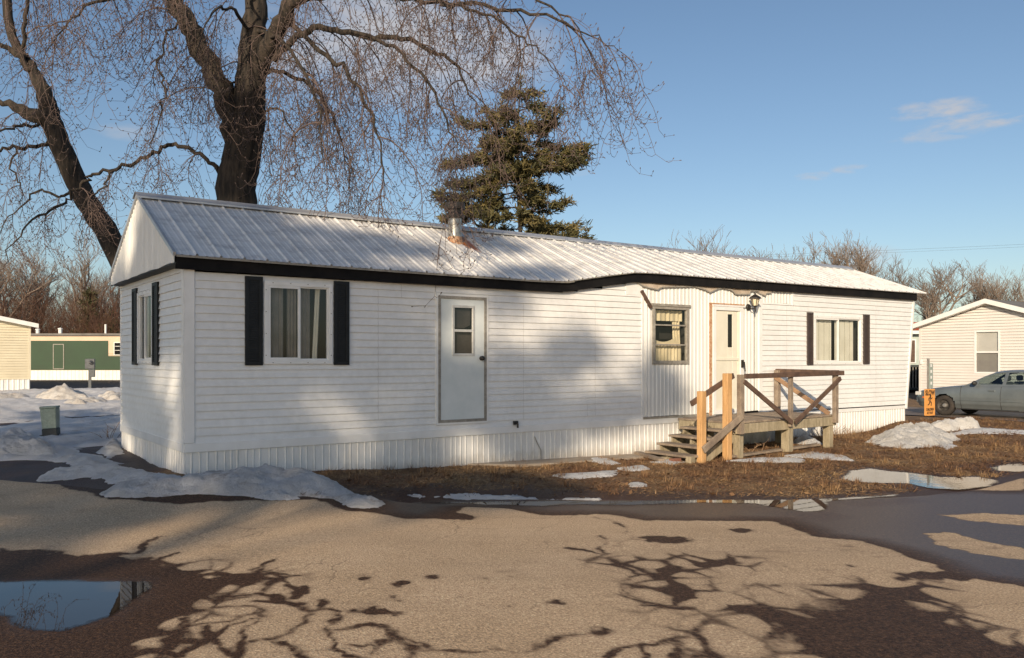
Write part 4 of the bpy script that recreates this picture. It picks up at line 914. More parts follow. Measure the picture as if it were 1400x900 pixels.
stalks('tangle of pale dry stems under the middle of the deck', 1022, 622, 26, .35, .22, 2, lean=1.2)
stalks('thin row of dry stems by the skirting right of the deck', 1150, 597, 14, .3, .25, 3)
stalks('broken dark branch stuck in the snow beside the end wall', 152, 606, 9, .55, .15, 4, 'broken_branch', .8)
# ------------------------------------------------------------------ trees
class TB:                                           # fast many-tube builder, batched by shape
    def __init__(s): s.b = {}
    def tube(s, pts, rad, n=3):
        q = s.b.setdefault((len(pts), n), ([], [])); q[0].append(pts); q[1].append(rad)
    def mesh(s):
        vs = []; fs = []; off = 0
        for (m, n), (pp, rr) in s.b.items():
            P = np.array(pp, float); r = np.array([list(x) for x in rr], float); k = len(P)
            T = np.gradient(P, axis=1); T /= np.linalg.norm(T, axis=2)[..., None] + 1e-9
            ref = np.where((np.abs(T[:, :1, 1:2]) < .8), np.array([.3, .9, .31]), np.array([1, .1, .2])); ref = np.broadcast_to(ref, T.shape)
            A = np.cross(T, ref); A /= np.linalg.norm(A, axis=2)[..., None] + 1e-9; B = np.cross(T, A); an = np.arange(n) * 2 * math.pi / n
            V = P[:, :, None] + (A[:, :, None] * np.cos(an)[None, None, :, None] + B[:, :, None] * np.sin(an)[None, None, :, None]) * r[:, :, None, None]
            vs.append(V.reshape(-1, 3)); i = np.arange((m - 1) * n).reshape(m - 1, n); j = np.roll(i, -1, 1); f = np.stack([i, j, j + n, i + n], -1).reshape(-1, 4)
            fs.append((f[None] + (np.arange(k) * m * n)[:, None, None] + off).reshape(-1, 4)); off += k * m * n
        return np.concatenate(vs), np.concatenate(fs)
    def build(s, name, mat, parent, off=None, smooth=True):
        co, f = s.mesh()
        if off is not None: co = co - np.array(off)
        me = bpy.data.meshes.new(name); me.vertices.add(len(co)); me.vertices.foreach_set('co', co.ravel()); me.loops.add(len(f) * 4); me.loops.foreach_set('vertex_index', f.ravel().astype(np.int32))
        me.polygons.add(len(f)); me.polygons.foreach_set('loop_start', np.arange(0, len(f) * 4, 4, dtype=np.int32)); me.update()
        if smooth: me.shade_smooth()
        me.materials.append(mat); o = bpy.data.objects.new(name, me); col.objects.link(o); o.parent = parent; return o
M['bark'] = pm('tree_bark', (.048, .037, .028), (.013, .011, .009), .95, 4, stretch=(3.5, 3.5, .5), fine=22, bmp=1.0, bscale=10, lo=.42, hi=.6)
M['twig'] = pm('maple_twig', (.15, .105, .09), (.07, .05, .045), .8, 6)
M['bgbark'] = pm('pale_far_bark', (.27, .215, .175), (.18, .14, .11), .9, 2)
M['bgbrown'] = pm('brush_twig', (.18, .095, .06), (.11, .06, .04), .95, .3)
def unit(v):
    l = math.sqrt(v[0] * v[0] + v[1] * v[1] + v[2] * v[2]) + 1e-9; return v / l
def V3(a, b, c): return np.array((a, b, c))
def weep(tb, p, d, L, r0, r, lvl):
    n = (9, 6, 3)[lvl]; st = L / n; pts = [p]; d = unit(d); dirs = [d]; G = r.gauss
    for k in range(n):
        f = k / n
        if lvl == 0: pull = -.42 if f < .9 else .1
        elif lvl == 1: pull = -.38 if f < .62 else .62
        else: pull = -.1 if f < .3 else .8
        nz_ = (.13, .16, .15)[lvl]
        d = unit(d + V3(G(0, nz_), G(0, nz_), pull)); p = p + d * st; pts.append(p); dirs.append(d)
    e_ = max(.0028, r0 * .35); tb.tube(pts, [r0 + (e_ - r0) * i / n for i in range(n + 1)], 4 if lvl == 0 else 3)
    if lvl == 0:
        for k in range(1, n + 1):
            for _ in range(1 if r.random() < .55 else 2):
                a = r.uniform(0, 6.283); weep(tb, pts[k], dirs[k] * .5 + V3(math.cos(a), math.sin(a), r.uniform(-.5, .3)), r.uniform(.45, 1.4), .0056, r, 1)
    elif lvl == 1:
        for k in range(1, n + 1):
            if r.random() < .66:
                a = r.uniform(0, 6.283); weep(tb, pts[k], dirs[k] * .5 + V3(math.cos(a), math.sin(a), .0), r.uniform(.07, .24), .0044, r, 2)
        q = pts[-1]; tb.tube([q, q + d * .012, q + d * .03, q + d * .04], [.003, .009, .008, .002], 3)
    else:
        q = pts[-1]; tb.tube([q, q + d * .012, q + d * .03, q + d * .04], [.003, .010, .009, .002], 3)
def limb3(spec, d0, d1):
    n = len(spec); out = []; rad = []
    for i, s in enumerate(spec):
        dep = d0 + (d1 - d0) * i / max(1, n - 1); out.append(np.array(at(s[0], s[1], dep))); rad.append(s[2] / 2 / F * dep)
    return out, rad
def smooth_pts(P, Rr, k=4, jit=0, r=None):
    out = []; ro = []
    for i in range(len(P) - 1):
        p0 = P[max(i - 1, 0)]; p1 = P[i]; p2 = P[i + 1]; p3 = P[min(i + 2, len(P) - 1)]
        for j in range(k):
            t = j / k; q = .5 * ((2 * p1) + (p2 - p0) * t + (2 * p0 - 5 * p1 + 4 * p2 - p3) * t * t + (3 * p1 - p0 - 3 * p2 + p3) * t ** 3)
            if r: q = q + np.array([r.gauss(0, jit), r.gauss(0, jit), r.gauss(0, jit)])
            out.append(q); ro.append(Rr[i] + (Rr[i + 1] - Rr[i]) * t)
    out.append(P[-1]); ro.append(Rr[-1]); return out, ro
def traced_tree(label, base_px, dep, trunk, limbs, seed):
    r = random.Random(seed); bp = at(base_px, 500, dep); bp.z = tz(bp.x, bp.y)
    root = thing('bare_tree', label, 'tree', bp); tb = TB(); cb = TB()
    P, Q = limb3(trunk, dep, dep); P, Q = smooth_pts(P, Q, 6, .012, r); tb.tube(P, Q, 16)
    for spec, d0, d1, dens, blen in limbs:
        P, Q = limb3(spec, d0, d1); Q = [q * (.62 if q < .14 else 1) for q in Q]; Q[-1] *= .4; Q[-2] *= .7; P, Q = smooth_pts(P, Q, 5, .03, r); tb.tube(P, Q, 9)
        acc = r.random()
        for i in range(2, len(P)):
            acc += np.linalg.norm(P[i] - P[i - 1]) * dens * .8
            while acc > 1:
                acc -= 1; a = r.uniform(0, 6.283); dr = unit(np.array([math.cos(a), math.sin(a), r.uniform(-.2, .7)]) + .5 * unit(P[i] - P[i - 1]))
                weep(cb, P[i] + (P[i - 1] - P[i]) * r.random(), dr, blen * r.uniform(.45, 1.25), min(.014, Q[i] * .6 + .004), r, 0)
    tb.build('trunk', M['bark'], root, bp); cb.build('crown', M['twig'], root, bp)
    return root
D = 17.3
traced_tree('huge bare weeping maple with forked trunk rising behind the left roof', 322, D,
 [(322, 660, 66), (322, 430, 58), (322, 275, 54), (330, 215, 51), (338, 170, 47), (342, 120, 42), (345, 60, 35), (350, 0, 29), (352, -80, 22), (345, -200, 14)],
 [([(326, 205, 34), (314, 155, 31), (292, 98, 28), (262, 45, 27), (240, 0, 24), (225, -60, 20), (190, -140, 12)], D, D - .6, 1.5, 2.6),
  ([(350, 100, 26), (372, 55, 24), (392, 20, 22), (420, -20, 18), (480, -60, 12), (560, -90, 8)], D, D - 1.5, 2.2, 3.0),
  ([(350, 100, 16), (385, 70, 15), (420, 42, 14), (460, 40, 13), (510, 50, 12), (560, 55, 10), (615, 85, 7), (645, 130, 5), (660, 190, 3)], D, D - 2.2, 3.0, 2.2),
  ([(308, 245, 13), (285, 220, 9), (258, 203, 9), (230, 200, 9), (205, 212, 8), (170, 228, 8), (135, 236, 7), (118, 245, 7), (100, 265, 6), (80, 285, 6), (50, 298, 5), (20, 330, 4), (5, 370, 3)], D, D - 1.2, 1.2, .9),
  ([(150, 233, 5), (142, 255, 4), (122, 270, 3.5), (112, 300, 3), (112, 335, 2.5)], D - .8, D - .9, .8, .6),
  ([(345, 105, 11), (380, 98, 9), (420, 115, 8), (450, 150, 7), (470, 200, 5), (478, 250, 3)], D, D + 1.0, 3.0, 1.8),
  ([(392, 30, 11), (440, 70, 10), (480, 110, 8), (510, 160, 6), (522, 220, 5), (525, 275, 3)], D - .3, D - 2.8, 3.2, 1.8),
  ([(400, 5, 11), (450, -5, 10), (520, -8, 10), (600, 5, 9), (680, 10, 8), (750, 25, 6), (810, 50, 4), (850, 72, 3)], D - .4, D - 3.5, 2.6, 1.9),
  ([(480, 42, 9), (530, 60, 8), (575, 100, 7), (605, 150, 5), (625, 210, 3), (630, 250, 2)], D - 1.3, D - 3.5, 3.0, 1.6),
  ([(348, 40, 9), (390, 60, 8), (430, 130, 6), (440, 190, 5), (445, 240, 3)], D, D - 3.6, 2.8, 1.6),
  ([(520, -8, 8), (570, -30, 8), (640, -30, 7), (720, -10, 6), (790, 40, 4), (815, 110, 3)], D - 2, D - 3, 2.2, 1.6),
  ([(600, 5, 7), (650, 15, 6), (700, 40, 5), (740, 70, 4), (775, 120, 3)], D - 2, D - 3.8, 2.4, 1.2),
  ([(420, -20, 14), (500, -80, 11), (600, -100, 9), (700, -70, 6)], D - 1, D - 3.2, 1.8, 3.2),
  ([(240, 5, 10), (200, -12, 9), (150, -5, 8), (100, 25, 6), (60, 80, 4)], D - .3, D - 2, 2.2, 1.9),
  ([(225, -40, 10), (150, -60, 8), (60, -50, 6), (-40, 0, 4)], D - .5, D - 1.5, 1.9, 2.6),
  ([(250, 30, 5), (228, 42, 5), (218, 90, 4.5), (222, 130, 4), (212, 180, 3), (208, 215, 3)], D - .3, D - .8, 2.0, .9),
  ([(345, 0, 12), (310, -50, 10), (270, -70, 7), (200, -60, 5)], D, D - 3, 2.0, 2.8),
  ([(345, 60, 8), (325, 20, 8), (300, 10, 6), (278, 40, 4), (270, 90, 3)], D, D - 2.5, 2.0, 1.2),
  ([(345, 130, 6), (318, 108, 5), (314, 130, 4), (318, 150, 3)], D, D - .8, 1.2, .7),
  ([(340, 150, 5), (380, 150, 5), (400, 180, 4), (405, 230, 3)], D, D - 1.5, 2.2, 1.0)], 11)
D2 = 17.9
traced_tree('bare dark tree leaning to the left behind the gable end', 297, D2,
 [(300, 655, 38), (160, 348, 30), (130, 295, 29), (100, 240, 28), (74, 178, 27), (64, 140, 23), (45, 95, 14), (20, 60, 12), (10, 0, 12), (0, -90, 8)],
 [([(74, 172, 22), (45, 158, 20), (0, 138, 17), (-70, 118, 12)], D2, D2 - .5, .8, 1.6),
  ([(80, 190, 9), (50, 200, 9), (20, 202, 8), (-20, 205, 7), (-60, 200, 5)], D2, D2 - 1, 1.2, 1.0),
  ([(66, 170, 8), (35, 172, 7), (0, 180, 6), (-50, 195, 4)], D2, D2 - 1.5, 1.2, 1.0),
  ([(52, 105, 14), (28, 78, 15), (0, 60, 13), (-50, 40, 9)], D2, D2 - .5, 1.2, 2.0),
  ([(30, 70, 9), (36, 20, 9), (32, -30, 8), (50, -90, 5)], D2, D2 - .5, 1.6, 2.4),
  ([(20, 204, 5), (15, 235, 4), (30, 260, 3), (28, 300, 2)], D2 - .6, D2 - .8, 1.2, .8),
  ([(10, -10, 8), (60, -60, 7), (120, -70, 5), (180, -30, 4)], D2, D2 - 2.5, 2.0, 2.4),
  ([(104, 262, 7), (85, 268, 6), (50, 262, 5), (20, 290, 4), (-10, 330, 3)], D2, D2 - .6, 1.0, .8)], 12)

# conifer behind the roof --------------------------------------------------
def needles(r, centres, sz, n, wd=.10):
    C = np.array([c for c, _ in centres]); Dd = np.array([d for _, d in centres]); m = len(C)
    a = np.random.RandomState(r.randrange(9999)); dirs = a.normal(0, 1, (m, n, 3)) + Dd[:, None] * 1.1; dirs /= np.linalg.norm(dirs, axis=2)[..., None]
    p0 = C[:, None] + a.normal(0, sz * .28, (m, n, 3)); L = a.uniform(.5, 1.1, (m, n, 1)) * sz; s = np.cross(dirs, a.normal(0, 1, (m, n, 3))); s /= np.linalg.norm(s, axis=2)[..., None]; s *= sz * wd
    V = np.stack([p0 - s, p0 + s, p0 + dirs * L + s * .4, p0 + dirs * L - s * .4], 2).reshape(-1, 3); tone = np.repeat(a.uniform(0, 1, m), n * 4)
    return V, tone
def quads(name, V, tone, mat, parent):
    n = len(V) // 4; me = bpy.data.meshes.new(name); me.vertices.add(n * 4); me.vertices.foreach_set('co', V.reshape(-1)); me.loops.add(n * 4); me.loops.foreach_set('vertex_index', np.arange(n * 4, dtype=np.int32))
    me.polygons.add(n); me.polygons.foreach_set('loop_start', np.arange(0, n * 4, 4, dtype=np.int32)); me.update()
    a = me.attributes.new('tone', 'FLOAT', 'POINT'); a.data.foreach_set('value', tone.astype(np.float32)); me.materials.append(mat)
    o = bpy.data.objects.new(name, me); col.objects.link(o); o.parent = parent; return o
def needlemat(name, stops):
    m, nt, b = newmat(name); tn = nd(nt, 'ShaderNodeAttribute', attribute_name='tone').outputs['Fac']
    nt.links.new(ramp(nt, tn, stops), b.inputs['Base Color']); b.inputs['Roughness'].default_value = .75; return m
M['needle'] = needlemat('conifer_needles', ((0, (.035, .038, .014)), (.5, (.082, .075, .026)), (1, (.15, .115, .04))))
M['needle_far'] = needlemat('far_conifer_needles', ((0, (.04, .045, .018)), (1, (.09, .08, .03))))
def conifer(label, base, ztop, env, seed, mat, sz=.28, tw=.16, whorl=.42, zmin=2, group=None, dens=1.0):
    r = random.Random(seed); root = thing('conifer', label, 'tree', base, 0, group); tb = TB(); Hh = ztop - base.z; cs = []
    tr = [np.array([.18 * math.sin(z * .5) * z / Hh, 0, z]) for z in np.linspace(0, Hh, 14)]; tb.tube(tr, np.linspace(tw, .02, 14), 8)
    z = zmin
    while z < Hh - .2:
        nb = r.choice((4, 5, 6)); a0 = r.uniform(0, 6.28)
        for k in range(nb):
            a = a0 + k * 6.283 / nb + r.gauss(0, .3); L = env(z, math.cos(a)) * r.uniform(.6, 1.15)
            if L < .15: L = .15
            p = np.array([.18 * math.sin(z * .5) * z / Hh, 0, z + r.gauss(0, .12)]); d = np.array([math.cos(a), math.sin(a), r.uniform(-.05, .25)]); pts = [p]; n = max(3, int(L / .28)); 
            for j in range(n):
                f = j / n; d = unit(d + np.array([r.gauss(0, .06), r.gauss(0, .06), -.10 if f < .5 else .14])); p = p + d * L / n; pts.append(p)
                if f > .12 or L < 1:
                    wsp = .42 * L * (1 - f * .55) * .5
                    for _ in range(max(1, int((1 + 2.2 * L / 2) * dens))):
                        q = p + np.array([-d[1], d[0], 0]) * r.uniform(-wsp, wsp) + np.array([0, 0, r.gauss(0, .03)]) + d * r.uniform(-.15, .2)
                        cs.append((q, unit(d + np.array([r.gauss(0, .4), r.gauss(0, .4), .35]))))
            tb.tube(pts, np.linspace(.03, .008, len(pts)), 4)
        z += whorl * r.uniform(.75, 1.25)
    cs += [(np.array([0, 0, Hh - .1]), np.array([0, 0, 1.])), (np.array([0, 0, Hh + .05]), np.array([0, 0, 1.]))]
    tb.build('trunk', M['bark'], root); V, tone = needles(r, cs, sz, 15); quads('crown', V, tone, M[mat], root); return root
DC = 34.0
def penv(z, c):
    zz = z + bz; py = HY - (zz - H) * F / DC
    L = np.interp(py, [108, 118, 135, 165, 185, 210, 240, 268, 290, 310, 335, 400, 480], [3, 12, 36, 74, 108, 96, 88, 122, 78, 58, 56, 56, 56])
    Rr = np.interp(py, [108, 118, 135, 165, 185, 205, 225, 250, 280, 300, 320, 400, 480], [3, 12, 36, 60, 104, 84, 118, 76, 50, 80, 88, 84, 84])
    w = .5 + .5 * c; return (L * (1 - w) + Rr * w) / F * DC
bp = at(712, 500, DC); bz = bp.z = tz(bp.x, bp.y)
conifer('tall brownish green conifer standing behind the roof beside the flue', bp, at(0, 110, DC).z, penv, 5, 'needle', sz=.27, whorl=.62, dens=2.0)
bp = at(803, 500, 36.0); bp.z = tz(bp.x, bp.y)
conifer('small conifer tip peeking over the roof ridge right of the tall conifer', bp, at(0, 312, 36).z, lambda z, c: max(.1, (at(0, 312, 36).z - z) * .42 + .1), 8, 'needle', whorl=.5, dens=.7)

# bare background trees -----------------------------------------------------
def bare_mesh(seed, Hh, spread=.5, sides=4):
    r = random.Random(seed); tb = TB(); cb = TB()
    def grow(p, d, L, rad, lvl):
        n = 5 if lvl < 3 else 3; pts = [p]; dirs = [d]
        for k in range(n):
            d = unit(d + np.array([r.gauss(0, .14), r.gauss(0, .14), .07])); p = p + d * L / n; pts.append(p); dirs.append(d)
        (tb if lvl < 2 else cb).tube(pts, [max(rad * (1 - .45 * i / n), .012) for i in range(n + 1)], 6 if lvl == 0 else (4 if lvl < 3 else 3))
        if lvl >= 5: return
        nb = (5, 5, 4, 4, 3)[lvl]
        for k in range(nb):
            i = r.randint(2 if lvl else 3, n) if lvl < 3 else r.randint(1, n); a = r.uniform(0, 6.283); dd = unit(dirs[i] + spread * r.uniform(.7, 1.5) * np.array([math.cos(a), math.sin(a), r.uniform(-.15, .4)]))
            grow(pts[i], dd, L * r.uniform(.5, .78), rad * (.55 if lvl < 2 else .48), lvl + 1)
    grow(np.zeros(3), np.array([0, 0, 1.]), Hh * .34, Hh * .016, 0); return tb, cb
TPL = []
def bg_tree(label, px, pytop, dep, k, grp, rot):
    base = at(px, 500, dep); base.z = tz(base.x, base.y); h = at(0, pytop, dep).z - base.z
    if TPL[k][1]: o = TPL[k][0]; TPL[k][1] = False
    else: o = copy_tree(TPL[k][0])
    s = h / TPL[k][2]; o.location = base; o.scale = (s, s, s); o.rotation_euler = (0, 0, rot); o['label'] = label; o['group'] = grp; return o
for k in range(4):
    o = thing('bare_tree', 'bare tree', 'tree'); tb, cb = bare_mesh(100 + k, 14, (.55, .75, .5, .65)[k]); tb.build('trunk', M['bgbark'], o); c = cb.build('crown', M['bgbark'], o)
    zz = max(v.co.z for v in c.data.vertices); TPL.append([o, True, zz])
gR = 'bare trees on the skyline behind the right end of the roof'
for i, (lab, px, py, dep, k) in enumerate((
 ('first bare tree on the skyline, small, above the middle of the roof', 915, 318, 95, 0), ('taller thin bare tree just right of the first skyline tree', 960, 306, 92, 2),
 ('small rounded bare tree above the roof over the wall lamp', 1036, 334, 100, 1), ('low wide bare tree between the rounded one and the tall spreading one', 1078, 336, 98, 3),
 ('left stem of the tall spreading bare trees above the right window', 1150, 322, 88, 1), ('tallest spreading bare tree above the roof right end', 1184, 309, 86, 3),
 ('bare tree just past the roof corner with leaning stems', 1250, 345, 80, 0), ('bare tree over the left eave of the beige home', 1285, 352, 78, 1),
 ('bare tree above the beige gable peak', 1325, 356, 82, 2), ('bare tree above the right slope of the beige gable', 1362, 358, 80, 3), ('rightmost bare tree at the photo edge above the beige roof', 1398, 362, 78, 0),
 ('dense bare tree low behind the gap beside the roof corner', 1262, 372, 74, 3), ('low bare tree behind the beige ridge', 1345, 380, 90, 1))): bg_tree(lab, px, py, dep, k, gR, i * 1.7)
gL = 'bare trees behind the green trailer'
for i, (lab, px, py, dep, k) in enumerate((
 ('bare tree behind the cream home at the left photo edge', 8, 340, 70, 1), ('tall pale bare tree behind the cream eave', 48, 318, 72, 2), ('bare tree above the left end of the green trailer', 72, 345, 75, 0),
 ('slender light trunked tree above the green trailer door', 105, 305, 70, 2), ('bare tree right of the slender trunk behind the green trailer', 132, 350, 78, 3), ('bare tree beside the gable end of the white home', 158, 372, 74, 1), ('bare tree just outside the left photo edge', -30, 330, 72, 3))): bg_tree(lab, px, py, dep, k, gL, i * 2.1 + .5)
for lab, px, py, dep, s in (('dark evergreen behind the green trailer, the taller of two', 122, 398, 69, 1), ('low dark evergreen behind the green trailer window', 152, 428, 68, 2)):
    b_ = at(px, 500, dep); b_.z = tz(b_.x, b_.y); zt_ = at(0, py, dep).z
    conifer(lab, b_, zt_, lambda z, c, zt_=zt_: max(.1, (zt_ - z) * .38 + .1), 20 + s, 'needle_far', sz=.4, whorl=.6, zmin=.6, group='evergreens behind the green trailer', dens=.6)
def thicket(label, px0, px1, d0, d1, n, h0, h1, seed, mat):
    r = random.Random(seed); tb = TB(); c = at((px0 + px1) / 2, 500, (d0 + d1) / 2)
    for i in range(n):
        dep = r.uniform(d0, d1); b_ = np.array(at(r.uniform(px0, px1), 500, dep)); b_[2] = tz(b_[0], b_[1]) - .05; hh = r.uniform(h0, h1); d = unit(np.array([r.gauss(0, .16), r.gauss(0, .16), 1])); p = b_; pts = [p]
        for k in range(4):
            d = unit(d + np.array([r.gauss(0, .15), r.gauss(0, .15), 0])); p = p + d * hh / 4; pts.append(p)
            for _ in range(3):
                q = p - d * r.random() * hh / 4; e_ = unit(d + np.array([r.gauss(0, .6), r.gauss(0, .6), r.gauss(0, .2)])); m_ = q + e_ * hh * .16; e2 = unit(e_ + np.array([r.gauss(0, .4), r.gauss(0, .4), .15])); tb.tube([q, m_, m_ + e2 * hh * .14], [.010, .008, .005], 3)
        tb.tube(pts, [.025, .022, .018, .012, .006], 3)
    o = tb.build('brush_thicket', M[mat], None, c); o.location = c; tag(o, label, 'brush', kind='stuff')
thicket('reddish brown thicket of bare brush behind the green trailer', -260, 240, 64, 84, 2300, 3.0, 7.6, 1, 'bgbrown')
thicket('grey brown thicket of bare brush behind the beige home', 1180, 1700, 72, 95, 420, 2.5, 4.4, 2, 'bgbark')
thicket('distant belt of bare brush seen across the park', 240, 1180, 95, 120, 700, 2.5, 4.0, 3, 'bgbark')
# ------------------------------------------------------------------ neighbouring homes
SIDE_ROT = math.atan2(-.8165, .57735)
M['beige'] = pm('beige_siding', (.69, .66, .625), (.64, .61, .575), .5, 1.5)
M['cream'] = pm('cream_siding', (.66, .60, .45), (.60, .54, .40), .5, 1.5)
M['green'] = pm('green_panel', (.012, .05, .016), (.010, .038, .013), .6, .7)
M['peach'] = pm('peach_panel', (.66, .50, .36), (.58, .44, .31), .6, .8)
M['roofgrey'] = pm('grey_roofing', (.20, .19, .18), (.14, .13, .12), .9, 2)
M['redroof'] = pm('red_roofing', (.30, .07, .03), (.22, .05, .03), .8, 3)
M['palegreen'] = pm('pale_green_wall', (.45, .52, .48), (.4, .46, .43), .6, 2)
def gable_home(name, label, loc, rot, Wd, dep, zg, ze, zp, wall, over=.35, win=None, skirt=None):
    h = thing(name, label, 'mobile home', loc, rot)
    op = [win] if win else []; z0 = zg + (skirt or 0)
    def top(a): return ze + (zp - ze) * (1 - abs(a - Wd / 2) / (Wd / 2))
    s = siding(PF, lambda z: 0 if z < ze else (z - ze) / (zp - ze) * Wd / 2, lambda z: Wd if z < ze else Wd - (z - ze) / (zp - ze) * Wd / 2, z0, zp - .02, op, course=.115, lap=.035, step=1.5)
    s.v = [(x, y, min(z, top(x) + .03)) for x, y, z in s.v]; s.build('wall', M[wall], h, fix=False)
    w = MB(); w.quad((0, 0, z0), (0, dep, z0), (0, dep, ze), (0, 0, ze)); w.quad((Wd, 0, z0), (Wd, dep, z0), (Wd, dep, ze), (Wd, 0, ze)); w.quad((0, dep, z0), (Wd, dep, z0), (Wd, dep, ze), (0, dep, ze)); w.build('side_wall', M[wall], h)
    r = MB(); sl = (zp - ze) / (Wd / 2); o = .3
    for s_ in (-1, 1):
        xe = Wd / 2 + s_ * (Wd / 2 + o); za = ze - sl * o + .06
        r.add([(xe, -over, za), (Wd / 2, -over, zp + .06), (Wd / 2, dep + over, zp + .06), (xe, dep + over, za), (xe, -over, za + .06), (Wd / 2, -over, zp + .12), (Wd / 2, dep + over, zp + .12), (xe, dep + over, za + .06)],
              [(0, 1, 2, 3), (4, 5, 6, 7), (0, 3, 7, 4), (0, 1, 5, 4)])
    r.build('roof', M['roofgrey'], h)
    f = MB()
    for s_ in (-1, 1):
        xe = Wd / 2 + s_ * (Wd / 2 + o); za = ze - sl * o + .04
        f.add([(xe, -over - .02, za - .10), (Wd / 2, -over - .02, zp - .06), (Wd / 2, -over - .02, zp + .125), (xe, -over - .02, za + .085), (xe, -over + .01, za - .10), (Wd / 2, -over + .01, zp - .06), (Wd / 2, -over + .01, zp + .125), (xe, -over + .01, za + .085)],
              [(0, 1, 2, 3), (4, 7, 6, 5), (0, 4, 5, 1), (3, 2, 6, 7), (0, 3, 7, 4), (1, 5, 6, 2)])
        f.quad((xe, -over, za - .09), (xe, 0, za - .09), (Wd / 2, 0, zp - .06), (Wd / 2, -over, zp - .06))
    f.build('fascia', M['trim'], h)
    c = MB(); c.box(-.03, .07, -.03, 0, z0, ze + .02); c.build('corner_post', M[wall], h); c = MB(); c.box(Wd - .07, Wd + .03, -.03, 0, z0, ze + .02); c.build('corner_post', M[wall], h)
    if skirt:
        sk = ribbed(PF, 0, Wd, zg - .1, z0, .2, .06, .02, 31); sk.build('skirting', M['skirt'], h, fix=False)
    return h
fc = Vector((.478 * 36, 36, 0)); zg = tz(fc.x, fc.y)
hr = gable_home('mobile_home', 'beige sided home with white trimmed low gable behind the parked car', fc, SIDE_ROT, 5.6, 14, zg - .05, 2.86, 3.72, 'beige', .30, (2.256, 3.24, .89, 2.61))
f = MB(); frame_rect(f, 2.256, 3.24, .89, 2.61, .07, -.03, .03); f.box(2.32, 3.18, -.02, .02, 1.71, 1.78); w = f.build('window', M['trim'], hr)
p = MB(); p.quad((2.3, .0, .95), (3.2, .0, .95), (3.2, .0, 2.55), (2.3, .0, 2.55)); p.build('pane', M['glass'], w, fix=False)
M['shade_up'] = pm('window_shade', (.55, .52, .49), (.5, .47, .44), .8, 2); M['shade_lo'] = pm('insect_screen', (.26, .24, .22), (.22, .2, .19), .9, 2)
p = MB(); p.quad((2.3, .05, 1.74), (3.2, .05, 1.74), (3.2, .05, 2.6), (2.3, .05, 2.6)); p.build('shade', M['shade_up'], w)
p = MB(); p.quad((2.3, .04, .92), (3.2, .04, .92), (3.2, .04, 1.74), (2.3, .04, 1.74)); p.build('insect_screen', M['shade_lo'], w)
mt = MB(); mt.box(.04, .12, -.08, -.02, 1.25, 1.42); mt.build('outlet_box', M['trim'], hr)
lc = at(41, 500, 38) - U * 6.2; lc.z = 0
hl = gable_home('mobile_home', 'cream sided home with white eave and ribbed skirting at the left photo edge', lc, HOME_ROT, 6.2, 12, .02, 2.97, 3.62, 'cream', .35, None, .55)
# green trailer
DG = 57.0; gx0 = at(-40, 0, DG).x; gw = at(260, 0, DG).x - gx0; gpx = lambda p: at(p, 0, DG).x - gx0; gzy = lambda y: at(0, y, DG).z
gt = thing('mobile_home', 'low dark green and peach trailer with white skirting across the snowy yard', 'mobile home', (gx0, DG, 0))
b = MB(); b.box(0, gw, 0, 4, gzy(507), gzy(459)); b.build('wall', M['peach'], gt)
b = MB(); b.box(0, gpx(148), -.03, -.004, gzy(506), gzy(466)); b.box(gpx(148), gw, -.03, -.004, gzy(506), gzy(487)); gp_ = b.build('green_panel', M['green'], gt)
b = MB(); [b.box(0, gpx(148) if i > 9 else gw, -.034, -.03, gzy(506) + .12 * i, gzy(506) + .12 * i + .008) for i in range(1, 16)]; b.build('panel_seam', M['green'], gp_)
b = MB(); frame_rect(b, gpx(73), gpx(88), gzy(505), gzy(470.5), .05, -.06, -.03); d = b.build('door_frame', M['greymetal'], gt); b = MB(); b.box(gpx(73) + .05, gpx(88) - .05, -.045, -.031, gzy(505) + .05, gzy(470.5) - .05); b.build('door', M['green'], gt)
b = MB(); frame_rect(b, gpx(156), gpx(172), gzy(486), gzy(468), .05, -.06, -.004); w = b.build('window', M['alum'], gt)
b = MB(); [b.box(gpx(156) + .05, gpx(172) - .05, -.05, -.02, gzy(486) + .05 + .27 * i, gzy(486) + .08 + .27 * i) for i in range(1, 3)]; b.build('louvre', M['alum'], w); b = MB(); b.quad((gpx(156) + .04, -.01, gzy(486) + .04), (gpx(172) - .04, -.01, gzy(486) + .04), (gpx(172) - .04, -.01, gzy(468) - .04), (gpx(156) + .04, -.01, gzy(468) - .04)); b.build('pane', M['black'], w)
b = MB(); b.box(-.1, gw + .1, -.15, 4.1, gzy(459), gzy(456)); b.build('roof', M['roofgrey'], gt)
ribbed(PF, 0, gw, -.05, gzy(506.6), .25, .05, .02, 41).build('skirting', M['skirt'], gt, fix=False)
for px, h_ in ((77, .35), (46, .3), (139.5, .62)):
    b = MB(); x = gpx(px); b.tube([(x, .5, gzy(456)), (x, .5, gzy(456) + h_)], .07 if h_ > .5 else .12, 8); b.lathe([(0, h_ + .06), (.16, h_), (.16, h_ - .05), (.08, h_ - .06)] if h_ < .5 else [(0, h_ + .02), (.08, h_), (.07, h_ - .05)], 8, (x, .5, gzy(456))); b.build('roof_vent', M['trim'], gt)
